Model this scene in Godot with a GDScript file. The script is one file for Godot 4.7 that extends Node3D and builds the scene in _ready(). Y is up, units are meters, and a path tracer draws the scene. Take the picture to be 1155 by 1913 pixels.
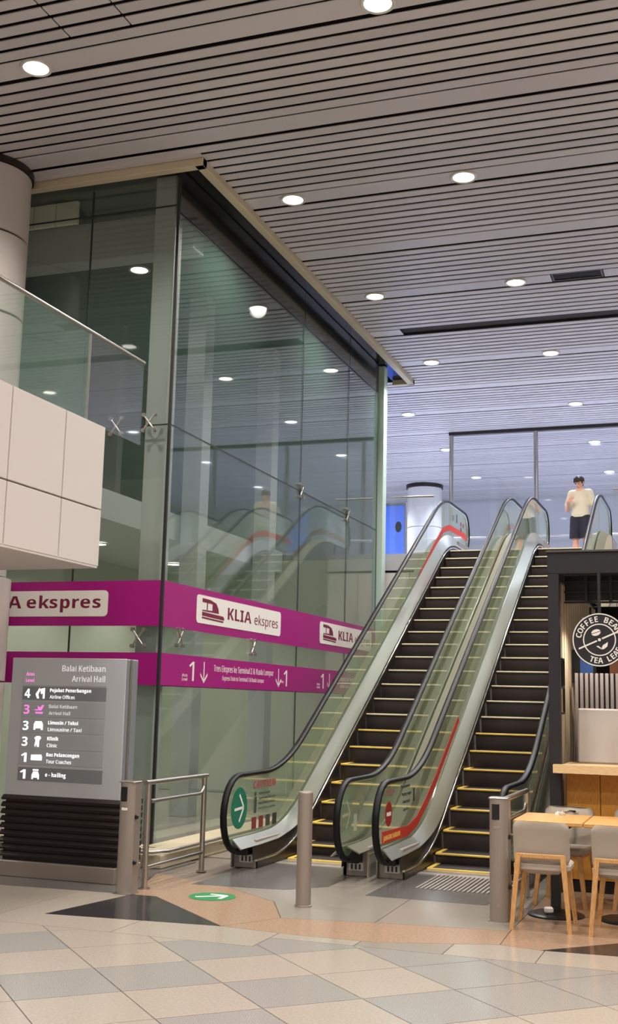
extends Node3D
# An escalator hall. x runs along the ceiling slats, y is up, and depth d (= -z) runs away from the camera.

# ---------------------------------------------------------------- mesh builder
class MB:
	var v := PackedVector3Array()
	var n := PackedVector3Array()
	var u := PackedVector2Array()

	func tri(a: Vector3, b: Vector3, c: Vector3, na: Vector3, nb: Vector3, nc: Vector3):
		if (b - a).cross(c - a).dot(na + nb + nc) > 0.0:
			v.append_array(PackedVector3Array([a, c, b])); n.append_array(PackedVector3Array([na, nc, nb]))
		else:
			v.append_array(PackedVector3Array([a, b, c])); n.append_array(PackedVector3Array([na, nb, nc]))
		for q in 3: u.append(Vector2.ZERO)

	func quad(a: Vector3, b: Vector3, c: Vector3, d: Vector3, nn: Vector3):
		tri(a, b, c, nn, nn, nn); tri(a, c, d, nn, nn, nn)

	# four corners in order; the normal is the one that points away from «inside»
	func face(a: Vector3, b: Vector3, c: Vector3, d: Vector3, inside: Vector3):
		var nn := (c - a).cross(d - b).normalized()
		if nn.dot((a + b + c + d) / 4.0 - inside) < 0.0: nn = -nn
		quad(a, b, c, d, nn)

	func box(c: Vector3, s: Vector3, bas := Basis()):
		cbox(c, s, 0.0, bas)

	func cbox(c: Vector3, s: Vector3, bev := 0.004, bas := Basis()):
		var h := s / 2.0
		bev = minf(bev, minf(h.x, minf(h.y, h.z)) * 0.9)
		var ax := [Vector3.RIGHT, Vector3.UP, Vector3.BACK]
		for i in 3:
			var e1: Vector3 = ax[(i + 1) % 3]
			var e2: Vector3 = ax[(i + 2) % 3]
			var h1: float = h[(i + 1) % 3] - bev
			var h2: float = h[(i + 2) % 3] - bev
			for sg in [-1.0, 1.0]:
				var o: Vector3 = ax[i] * h[i] * sg
				quad(c + bas * (o - e1 * h1 - e2 * h2), c + bas * (o + e1 * h1 - e2 * h2), c + bas * (o + e1 * h1 + e2 * h2), c + bas * (o - e1 * h1 + e2 * h2), bas * (ax[i] * sg))
		if bev <= 0.0: return
		for i in 3:
			var j := (i + 1) % 3
			var k := (i + 2) % 3
			for s1 in [-1.0, 1.0]:
				for s2 in [-1.0, 1.0]:
					var a: Vector3 = ax[j] * h[j] * s1 + ax[k] * (h[k] - bev) * s2
					var b: Vector3 = ax[j] * (h[j] - bev) * s1 + ax[k] * h[k] * s2
					var l: Vector3 = ax[i] * (h[i] - bev)
					quad(c + bas * (a - l), c + bas * (a + l), c + bas * (b + l), c + bas * (b - l), bas * (ax[j] * s1 + ax[k] * s2).normalized())
		for sx in [-1.0, 1.0]:
			for sy in [-1.0, 1.0]:
				for sz in [-1.0, 1.0]:
					var g := Vector3(sx, sy, sz)
					var p := h * g
					var nn := bas * g.normalized()
					tri(c + bas * (p - Vector3(0, bev * sy, bev * sz)), c + bas * (p - Vector3(bev * sx, 0, bev * sz)), c + bas * (p - Vector3(bev * sx, bev * sy, 0)), nn, nn, nn)

	# polygon in the plane (ax, ay) through o, pushed along az by depth; sides smooth when asked
	func prism(poly: PackedVector2Array, o: Vector3, ax: Vector3, ay: Vector3, az: Vector3, depth: float, smooth := false, bev := 0.0):
		var area := 0.0
		for i in poly.size():
			var p := poly[i]; var q := poly[(i + 1) % poly.size()]
			area += p.x * q.y - q.x * p.y
		if area < 0.0: poly.reverse()
		var m := poly.size()
		var inner := poly
		if bev > 0.0:
			var lo := poly[0]; var hi := poly[0]
			for p in poly: lo = lo.min(p); hi = hi.max(p)
			var mid := (lo + hi) / 2.0
			var k := Vector2.ONE - Vector2(2 * bev, 2 * bev) / (hi - lo)
			inner = PackedVector2Array()
			for p in poly: inner.append(mid + (p - mid) * k)
		var idx := Geometry2D.triangulate_polygon(inner)
		for sg in [0.0, 1.0]:
			var nn := az * (1.0 if sg > 0.5 else -1.0)
			var off: Vector3 = o + az * depth * sg
			for t in range(0, idx.size(), 3):
				var a := inner[idx[t]]; var b := inner[idx[t + 1]]; var c := inner[idx[t + 2]]
				tri(off + ax * a.x + ay * a.y, off + ax * b.x + ay * b.y, off + ax * c.x + ay * c.y, nn, nn, nn)
		var en := PackedVector2Array()
		for i in m:
			var d := poly[(i + 1) % m] - poly[i]
			en.append(Vector2(d.y, -d.x).normalized())
		for i in m:
			var j := (i + 1) % m
			var n0 := en[i]; var n1 := en[i]
			if smooth:
				n0 = (en[i] + en[(i + m - 1) % m]).normalized()
				n1 = (en[i] + en[j]).normalized()
			var a3 := ax * n0.x + ay * n0.y
			var b3 := ax * n1.x + ay * n1.y
			var P := o + ax * poly[i].x + ay * poly[i].y
			var Q := o + ax * poly[j].x + ay * poly[j].y
			var z0 := az * bev
			var z1 := az * (depth - bev)
			tri(P + z0, Q + z0, Q + z1, a3, b3, b3); tri(P + z0, Q + z1, P + z1, a3, b3, a3)
			if bev > 0.0:
				var Pi := o + ax * inner[i].x + ay * inner[i].y
				var Qi := o + ax * inner[j].x + ay * inner[j].y
				var f0 := (a3 - az).normalized(); var f1 := (b3 - az).normalized()
				tri(Pi, Qi, Q + z0, f0, f1, f1); tri(Pi, Q + z0, P + z0, f0, f1, f0)
				f0 = (a3 + az).normalized(); f1 = (b3 + az).normalized()
				var e := az * depth
				tri(Pi + e, Qi + e, Q + z1, f0, f1, f1); tri(Pi + e, Q + z1, P + z1, f0, f1, f0)

	func tube(path: PackedVector3Array, r: float, sides := 10, caps := true, r2 := -1.0):
		var m := path.size()
		var prev := Vector3.ZERO
		var rings := []
		for i in m:
			var t := (path[mini(i + 1, m - 1)] - path[maxi(i - 1, 0)]).normalized()
			if i == 0: prev = (Vector3.UP if absf(t.y) < 0.9 else Vector3.RIGHT)
			var e1 := (prev - t * prev.dot(t)).normalized()
			prev = e1
			var e2 := t.cross(e1)
			var rr := r if r2 < 0.0 else lerpf(r, r2, float(i) / (m - 1))
			var ring := []
			for s in sides:
				var a := TAU * s / sides
				var d := e1 * cos(a) + e2 * sin(a)
				ring.append([path[i] + d * rr, d])
			rings.append([ring, t, path[i]])
		for i in m - 1:
			for s in sides:
				var a = rings[i][0][s]; var b = rings[i][0][(s + 1) % sides]
				var c = rings[i + 1][0][(s + 1) % sides]; var d = rings[i + 1][0][s]
				tri(a[0], b[0], c[0], a[1], b[1], c[1]); tri(a[0], c[0], d[0], a[1], c[1], d[1])
		if caps:
			for e in [0, m - 1]:
				var nn: Vector3 = rings[e][1] * (-1.0 if e == 0 else 1.0)
				for s in sides:
					tri(rings[e][2], rings[e][0][s][0], rings[e][0][(s + 1) % sides][0], nn, nn, nn)

	# profile of (radius, height), turned round the y axis through c
	func lathe(profile: PackedVector2Array, c: Vector3, sides := 32, smooth := false):
		for i in profile.size() - 1:
			var p := profile[i]; var q := profile[i + 1]
			var d := q - p
			if d.length() < 1e-6: continue
			var pn := Vector2(d.y, -d.x).normalized()
			for s in sides:
				var a0 := TAU * s / sides; var a1 := TAU * (s + 1) / sides
				var r0 := Vector3(cos(a0), 0, sin(a0)); var r1 := Vector3(cos(a1), 0, sin(a1))
				var n0 := r0 * pn.x + Vector3.UP * pn.y; var n1 := r1 * pn.x + Vector3.UP * pn.y
				var A := c + r0 * p.x + Vector3.UP * p.y; var B := c + r1 * p.x + Vector3.UP * p.y
				var C := c + r1 * q.x + Vector3.UP * q.y; var D := c + r0 * q.x + Vector3.UP * q.y
				if p.x > 1e-6: tri(A, B, C, n0, n1, n1)
				if q.x > 1e-6: tri(A, C, D, n0, n1, n0)

	# rows of points, joined; closed profiles become solids. Flat across the profile, smooth along it.
	func loft(rows: Array, closed := true, caps := true, smooth := false):
		var m: int = rows[0].size()
		var cen := []
		for r in rows:
			var c := Vector3.ZERO
			for p in r: c += p
			cen.append(c / m)
		var segs := m if closed else m - 1
		var fn := []
		for i in rows.size() - 1:
			var l := []
			for s in segs:
				var a: Vector3 = rows[i][s]; var b: Vector3 = rows[i][(s + 1) % m]; var c: Vector3 = rows[i + 1][(s + 1) % m]; var d: Vector3 = rows[i + 1][s]
				var nn := (c - a).cross(d - b).normalized()
				if closed and nn.dot((a + b + c + d) / 4.0 - (cen[i] + cen[i + 1]) / 2.0) < 0.0: nn = -nn
				l.append(nn)
			fn.append(l)
		for i in rows.size() - 1:
			for s in segs:
				var t := (s + 1) % m
				var n0: Vector3 = (fn[i][s] + fn[maxi(i - 1, 0)][s])
				var n1: Vector3 = (fn[i][s] + fn[mini(i + 1, fn.size() - 1)][s])
				var n00 := n0; var n01 := n0; var n10 := n1; var n11 := n1
				if smooth:
					var sp := (s + segs - 1) % segs; var sn := (s + 1) % segs
					n00 = n0 + fn[i][sp] + fn[maxi(i - 1, 0)][sp]; n01 = n0 + fn[i][sn] + fn[maxi(i - 1, 0)][sn]
					n10 = n1 + fn[i][sp] + fn[mini(i + 1, fn.size() - 1)][sp]; n11 = n1 + fn[i][sn] + fn[mini(i + 1, fn.size() - 1)][sn]
				n00 = n00.normalized(); n01 = n01.normalized(); n10 = n10.normalized(); n11 = n11.normalized()
				tri(rows[i][s], rows[i][t], rows[i + 1][t], n00, n01, n11)
				tri(rows[i][s], rows[i + 1][t], rows[i + 1][s], n00, n11, n10)
		if closed and caps:
			for e in [0, rows.size() - 1]:
				var o: int = 1 if e == 0 else rows.size() - 2
				var nn: Vector3 = (cen[e] - cen[o]).normalized()
				for s in m:
					tri(cen[e], rows[e][s], rows[e][(s + 1) % m], nn, nn, nn)

	func mesh() -> ArrayMesh:
		var a := []
		a.resize(Mesh.ARRAY_MAX)
		a[Mesh.ARRAY_VERTEX] = v; a[Mesh.ARRAY_NORMAL] = n; a[Mesh.ARRAY_TEX_UV] = u
		var out := ArrayMesh.new()
		out.add_surface_from_arrays(Mesh.PRIMITIVE_TRIANGLES, a)
		return out

# ---------------------------------------------------------------- helpers
var M := {}
var taken := {}
var rng := RandomNumberGenerator.new()

func P(x: float, y: float, d: float) -> Vector3: return Vector3(x, y, -d)

func numbered(called: String) -> String:
	if not taken.has(called):
		taken[called] = 0
		return called
	taken[called] += 1
	return "%s_%03d" % [called, taken[called]]

func tag(o: Node, label: String, category: String, group := "", kind := ""):
	o.set_meta("label", label); o.set_meta("category", category)
	if group: o.set_meta("group", group)
	if kind: o.set_meta("kind", kind)

func thing(called: String, label: String, category: String, at := Vector3.ZERO, turn := 0.0, group := "", kind := "") -> Node3D:
	var o := Node3D.new()
	o.name = numbered(called)
	add_child(o)
	o.position = at; o.rotation.y = turn
	tag(o, label, category, group, kind)
	return o

func part(called: String, m, mat: Material, parent: Node, at := Vector3.ZERO, bas := Basis()) -> MeshInstance3D:
	var o := MeshInstance3D.new()
	o.mesh = m.mesh() if m is MB else m
	o.name = called
	o.material_override = mat
	o.transform = Transform3D(bas, at)
	o.cast_shadow = GeometryInstance3D.SHADOW_CASTING_SETTING_ON
	parent.add_child(o, true)
	return o

func solo(called: String, m: MB, mat: Material, label: String, category: String, group := "", kind := "") -> MeshInstance3D:
	var o := part(numbered(called), m, mat, self)
	tag(o, label, category, group, kind)
	return o

func bx(c: Vector3, s: Vector3, bev := 0.004) -> MB:
	var m := MB.new()
	m.cbox(c, s, bev)
	return m

func rrect(w: float, h: float, r: float, k := 5, c := Vector2.ZERO) -> PackedVector2Array:
	var out := PackedVector2Array()
	for q in 4:
		var o := Vector2([1, -1, -1, 1][q] * (w / 2 - r), [1, 1, -1, -1][q] * (h / 2 - r))
		for i in k + 1:
			var a := PI / 2 * (q + float(i) / k)
			out.append(c + o + Vector2(cos(a), sin(a)) * r)
	return out

func circle(r: float, k := 24, c := Vector2.ZERO, sx := 1.0) -> PackedVector2Array:
	var out := PackedVector2Array()
	for i in k: out.append(c + Vector2(cos(TAU * i / k) * sx, sin(TAU * i / k)) * r)
	return out

func mat(c: Color, rough := 0.6, metal := 0.0, called := "") -> StandardMaterial3D:
	var m := StandardMaterial3D.new()
	m.albedo_color = c; m.roughness = rough; m.metallic = metal
	if called: m.resource_name = called
	return m

func rgb(r: int, g: int, b: int) -> Color: return Color(r / 255.0, g / 255.0, b / 255.0)

func glass(c: Color, alpha: float) -> StandardMaterial3D:
	var m := mat(Color(c.r, c.g, c.b, alpha), 0.03)
	m.transparency = BaseMaterial3D.TRANSPARENCY_ALPHA
	return m

func glow(c: Color, e: float) -> StandardMaterial3D:
	var m := mat(c, 0.5)
	m.emission_enabled = true; m.emission = c; m.emission_energy_multiplier = e
	return m

func noise_tex(freq: float, lo: Color, hi: Color, oct := 3, side := 512, sd := 1, mid := 0.5) -> NoiseTexture2D:
	var f := FastNoiseLite.new()
	f.seed = sd; f.frequency = freq; f.fractal_octaves = oct; f.noise_type = FastNoiseLite.TYPE_SIMPLEX
	var t := NoiseTexture2D.new()
	t.width = side; t.height = side; t.seamless = true; t.noise = f
	var g := Gradient.new()
	g.set_color(0, lo); g.set_color(1, hi)
	g.set_offset(0, mid - 0.25); g.set_offset(1, mid + 0.25)
	t.color_ramp = g
	return t

func textured(tex: Texture2D, scale: float, rough: float, metal := 0.0, stretch := Vector3.ONE) -> StandardMaterial3D:
	var m := mat(Color.WHITE, rough, metal)
	m.albedo_texture = tex
	m.uv1_triplanar = true; m.uv1_world_triplanar = true
	m.uv1_scale = stretch * scale
	return m

var sans := SystemFont.new()
var serif := SystemFont.new()

# lettering of the given height of capitals; left edge and baseline at «at», reading along ax with ay up
func letters(text: String, cap: float, mt: Material, parent: Node, at: Vector3, ax: Vector3, ay: Vector3, width := 0.0, bold := false, align := 0, called := "lettering") -> MeshInstance3D:
	var t := TextMesh.new()
	var f := SystemFont.new()
	f.font_names = PackedStringArray(["Droid Sans"])
	if bold: f.font_weight = 700
	t.font = f; t.font_size = 32; t.pixel_size = cap / 23.0; t.depth = 0.002; t.curve_step = 4.0
	t.horizontal_alignment = HORIZONTAL_ALIGNMENT_LEFT; t.vertical_alignment = VERTICAL_ALIGNMENT_BOTTOM
	t.text = text
	var b := t.get_aabb()
	var o := MeshInstance3D.new()
	o.name = called; o.mesh = t; o.material_override = mt
	var k := width / b.size.x if width > 0.0 and b.size.x > 0.0 else 1.0
	# baseline of a bottom-aligned line: measured on a capital
	var t2 := TextMesh.new()
	t2.font = f; t2.font_size = 32; t2.pixel_size = t.pixel_size; t2.depth = 0.002
	t2.horizontal_alignment = HORIZONTAL_ALIGNMENT_LEFT; t2.vertical_alignment = VERTICAL_ALIGNMENT_BOTTOM
	t2.text = "H"
	var hb := t2.get_aabb()
	var ky := cap / hb.size.y if hb.size.y > 0.0 else 1.0
	var x0 := b.position.x + b.size.x * (0.0 if align == 0 else 0.5 if align == 1 else 1.0)
	var bas := Basis(ax * k, ay * ky, ax.cross(ay))
	o.transform = Transform3D(bas, at - bas * Vector3(x0, hb.position.y, 0.0))
	parent.add_child(o, true)
	return o

func smax(a: float, b: float, k: float) -> float:
	var h := maxf(k - absf(a - b), 0.0) / k
	return maxf(a, b) + h * h * k * 0.25

func smin(a: float, b: float, k: float) -> float: return -smax(-a, -b, k)

# ---------------------------------------------------------------- the place, in numbers
const CEIL := 7.75
const UPPER := 4.32
const TX := -5.79      # side face of the glass lobby
const TD := 11.32      # its front face
const T_END := 19.85
const TAN30 := 0.57735

func _ready():
	rng.seed = 7
	var cam := Camera3D.new()
	cam.name = "camera"
	var yaw := deg_to_rad(-19.924); var pit := deg_to_rad(9.348); var rol := deg_to_rad(1.340)
	var fwd := P(cos(pit) * sin(yaw), sin(pit), cos(pit) * cos(yaw))
	var r0 := P(cos(yaw), 0, -sin(yaw))
	var u0 := r0.cross(fwd)
	cam.transform = Transform3D(Basis(r0 * cos(rol) + u0 * sin(rol), u0 * cos(rol) - r0 * sin(rol), -fwd), Vector3(0, 1.65, 0))
	cam.keep_aspect = Camera3D.KEEP_HEIGHT
	cam.fov = rad_to_deg(2.0 * atan(956.5 / 2154.1))
	cam.near = 0.05; cam.far = 200.0
	add_child(cam)
	var we := WorldEnvironment.new()
	we.name = "world_environment"
	var e := Environment.new()
	e.background_mode = Environment.BG_COLOR
	e.background_color = Color(0.02, 0.02, 0.02)
	e.tonemap_mode = Environment.TONE_MAPPER_LINEAR
	e.tonemap_exposure = 1.0
	e.sdfgi_enabled = true; e.ssao_enabled = true; e.ssil_enabled = true
	we.environment = e
	add_child(we)
	make_materials()
	build_downlights()
	build_shell()
	build_floor()
	build_ceiling()
	build_lobby()
	build_balcony()
	build_upper()
	build_escalators()
	build_sign()
	build_barriers()
	build_kiosk()
	build_tables()
	build_person()

const LAMP_NEAR := 12.5
const LAMP_FAR := 15.5

func make_materials():
	M.cream = textured(noise_tex(0.12, rgb(164, 155, 144), rgb(173, 164, 153), 4, 512, 3), 0.6, 0.16)
	M.grey_tile = textured(noise_tex(0.3, rgb(116, 114, 111), rgb(182, 178, 172), 2, 512, 4), 1.1, 0.18)
	M.pale_tile = textured(noise_tex(0.25, rgb(140, 134, 126), rgb(164, 157, 148), 2, 512, 14), 1.2, 0.16)
	M.orange = textured(noise_tex(0.08, rgb(160, 132, 110), rgb(174, 147, 124), 3, 512, 5), 0.8, 0.2)
	M.black_tile = textured(noise_tex(0.3, rgb(42, 40, 42), rgb(62, 60, 62), 2, 256, 6), 1.6, 0.14)
	M.dark_grey_tile = textured(noise_tex(0.3, rgb(92, 90, 90), rgb(112, 110, 108), 2, 256, 7), 1.4, 0.2)
	M.grout = mat(rgb(118, 108, 98), 0.8)
	M.slat = []
	for k in 3:
		M.slat.append(mat([rgb(206, 202, 206), rgb(201, 197, 201), rgb(211, 207, 210)][k], 0.42, 0.15))
	M.plenum = mat(rgb(20, 18, 19), 0.9)
	M.dark_slot = mat(rgb(52, 46, 46), 0.8)
	M.white_panel = mat(rgb(214, 207, 204), 0.45)
	M.column = mat(rgb(206, 198, 193), 0.5)
	M.joint = mat(rgb(70, 64, 62), 0.8)
	M.trim = mat(rgb(205, 192, 165), 0.5)
	M.glass = glass(rgb(104, 140, 126), 0.11)
	M.rail_glass = glass(rgb(140, 178, 160), 0.16)
	M.esc_glass = glass(rgb(186, 214, 168), 0.16)
	M.clear_glass = glass(rgb(170, 185, 190), 0.04)
	M.spandrel = mat(rgb(34, 36, 36), 0.12)
	M.seal = mat(rgb(30, 34, 33), 0.6)
	M.steel = mat(rgb(190, 184, 178), 0.3, 1.0)
	M.brushed = mat(rgb(164, 155, 148), 0.48, 0.7)
	M.deck = mat(rgb(196, 198, 188), 0.28, 0.9)
	M.chrome = mat(rgb(225, 222, 216), 0.12, 1.0)
	M.skirt = mat(rgb(52, 46, 44), 0.35, 0.4)
	M.rubber = mat(rgb(15, 16, 19), 0.42)
	M.rubber.metallic_specular = 0.32
	M.base_metal = mat(rgb(166, 160, 155), 0.45, 0.25)
	M.tread = mat(rgb(50, 45, 44), 0.55, 0.3)
	M.riser = mat(rgb(64, 57, 56), 0.5, 0.3)
	M.yellow = mat(rgb(240, 204, 92), 0.5)
	M.nosing = mat(rgb(224, 214, 178), 0.4)
	M.red = mat(rgb(200, 52, 36), 0.5)
	M.dark_red = mat(rgb(150, 24, 26), 0.5)
	M.green = mat(rgb(10, 112, 86), 0.5)
	M.floor_green = mat(rgb(40, 132, 78), 0.4)
	M.white = mat(rgb(232, 230, 226), 0.5)
	M.purple = mat(rgb(158, 8, 120), 0.35)
	M.maroon = mat(rgb(118, 22, 62), 0.5)
	M.black = mat(rgb(30, 30, 36), 0.5)
	M.gutter = mat(rgb(112, 112, 92), 0.65)
	M.near_black = mat(rgb(16, 16, 18), 0.4)
	M.ink = mat(rgb(60, 62, 62), 0.6)
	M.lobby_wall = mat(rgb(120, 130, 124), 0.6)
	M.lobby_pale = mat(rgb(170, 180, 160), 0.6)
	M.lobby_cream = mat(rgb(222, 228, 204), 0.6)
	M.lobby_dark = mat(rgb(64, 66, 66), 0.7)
	M.lobby_steel = mat(rgb(160, 168, 164), 0.5)
	M.hall_wall = mat(rgb(190, 182, 176), 0.7)
	M.upper_wall = mat(rgb(206, 206, 212), 0.5)
	M.upper_floor = mat(rgb(186, 186, 192), 0.25)
	M.beige = mat(rgb(190, 178, 150), 0.6)
	M.sign_grey = mat(rgb(182, 187, 194), 0.4, 0.2)
	M.sign_strip = mat(rgb(158, 163, 170), 0.45)
	M.sign_dark = mat(rgb(120, 124, 130), 0.45)
	M.lit_white = glow(rgb(240, 244, 248), 0.9)
	M.lit_dim = glow(rgb(220, 222, 226), 0.55)
	M.lit_pink = glow(rgb(240, 130, 215), 0.75)
	M.louvre = mat(rgb(50, 44, 44), 0.4, 0.3)
	M.oak = textured(noise_tex(0.03, rgb(190, 140, 84), rgb(212, 164, 106), 3, 512, 9), 1.0, 0.45, 0.0, Vector3(6, 0.7, 6))
	M.table_wood = textured(noise_tex(0.03, rgb(202, 146, 80), rgb(222, 170, 104), 3, 512, 10), 1.0, 0.4, 0.0, Vector3(0.8, 6, 7))
	M.counter_wood = textured(noise_tex(0.03, rgb(186, 126, 44), rgb(204, 146, 62), 3, 512, 11), 1.0, 0.45, 0.0, Vector3(6, 0.7, 6))
	M.counter_top = textured(noise_tex(0.03, rgb(222, 190, 140), rgb(234, 206, 160), 3, 512, 12), 1.0, 0.4, 0.0, Vector3(0.8, 6, 7))
	M.fabric = textured(noise_tex(0.4, rgb(164, 154, 142), rgb(178, 168, 156), 2, 256, 13), 6.0, 0.85)
	M.batten = mat(rgb(204, 184, 156), 0.6)
	M.rib = mat(rgb(150, 142, 142), 0.6)
	M.skin = mat(rgb(214, 160, 136), 0.6)
	M.skin.subsurf_scatter_enabled = true; M.skin.subsurf_scatter_strength = 0.1
	M.hair = mat(rgb(44, 32, 28), 0.6)
	M.shirt = mat(rgb(206, 196, 172), 0.85)
	M.shorts = mat(rgb(34, 34, 46), 0.85)
	M.shoe = mat(rgb(60, 60, 64), 0.7)
	M.lens = glow(rgb(255, 250, 240), 7.0)
	M.lens_cool = glow(rgb(240, 246, 255), 7.0)
	M.lamp_ring = mat(rgb(215, 210, 204), 0.35, 0.3)
	M.blue_screen = glow(rgb(70, 105, 205), 0.45)

# ---------------------------------------------------------------- downlights in the wide ceiling slats
func build_downlights():
	var ring := MB.new()
	ring.lathe(PackedVector2Array([Vector2(0.125, 0.03), Vector2(0.125, -0.002), Vector2(0.15, -0.008), Vector2(0.16, 0.0), Vector2(0.16, 0.012)]), Vector3.ZERO, 28)
	var lens := MB.new()
	lens.lathe(PackedVector2Array([Vector2(0.0, -0.004), Vector2(0.07, -0.001), Vector2(0.125, 0.006), Vector2(0.125, 0.02), Vector2(0.0, 0.02)]), Vector3.ZERO, 28)
	M.ring_mesh = ring.mesh(); M.lens_mesh = lens.mesh()
	for k in range(-8, 13, 2):
		var d := 8.92 + 1.783 * k
		for x in [-13.2, -9.7, -6.2, -2.7, 1.0, 4.6]:
			var lx: float = x
			if x == -6.2 and d > 11.0 and d < 21.0: lx = -4.83
			if x < -6.5 and d > 9.0 and d < 21.0: continue
			if d < 0.0 and x < -7.0: continue
			var cool: bool = d > 21.0
			downlight_at(P(lx, CEIL - 0.012, d), "round ceiling downlight, " + spot_words(lx, d), cool, LAMP_FAR if cool else LAMP_NEAR)

func downlight_at(at: Vector3, label: String, cool: bool, energy: float):
	var o := thing("downlight", label, "downlight", at, 0.0, "recessed downlights in the slatted ceiling")
	part("trim_ring", M.ring_mesh, M.lamp_ring, o)
	part("lens", M.lens_mesh, M.lens_cool if cool else M.lens, o)
	var s := SpotLight3D.new()
	s.name = "lamp"
	s.rotation.x = -PI / 2
	s.position.y = -0.03
	s.spot_angle = 72.0; s.spot_angle_attenuation = 0.6; s.spot_range = 60.0; s.spot_attenuation = 2.0
	s.light_size = 0.12; s.shadow_enabled = true
	s.light_color = Color(0.87, 0.91, 1.0) if cool else Color(1.0, 0.97, 0.935)
	s.light_energy = energy
	o.add_child(s)

func spot_words(x: float, d: float) -> String:
	var row := int(round((d - 8.92) / 3.566))
	var rows := {0: "nearest row in view", 1: "second row in view", 2: "third row in view", 3: "fourth row in view", 4: "fifth row in view", 5: "sixth row in view", 6: "farthest row", -1: "row just above the camera", -2: "first row behind the camera", -3: "second row behind the camera", -4: "third row behind the camera"}
	var side := {-62: "towards the round column", -48: "beside the lobby trim", -27: "above the right escalator", 10: "right of the kiosk", 46: "by the right wall", -97: "left of the column", -132: "by the left wall"}
	return rows[row] + ", " + side[int(round(x * 10))]

# ---------------------------------------------------------------- shell
func build_shell():
	solo("wall_left", bx(P(-15.6, 3.9, 15), Vector3(0.3, 8.2, 50), 0.0), M.hall_wall, "plain pale wall closing the hall on the left", "wall", "", "structure")
	solo("wall_right", bx(P(8.15, 3.9, 15), Vector3(0.3, 8.2, 50), 0.0), M.hall_wall, "plain pale wall closing the hall on the right", "wall", "", "structure")
	solo("wall_back", bx(P(-3.7, 3.9, -8.15), Vector3(24.5, 8.2, 0.3), 0.0), M.hall_wall, "plain pale wall behind the camera", "wall", "", "structure")
	solo("wall_front", bx(P(-3.7, 3.9, 34.0), Vector3(24.5, 8.2, 0.4), 0.0), M.upper_wall, "pale far wall at the end of the upper floor", "wall", "", "structure")

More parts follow.
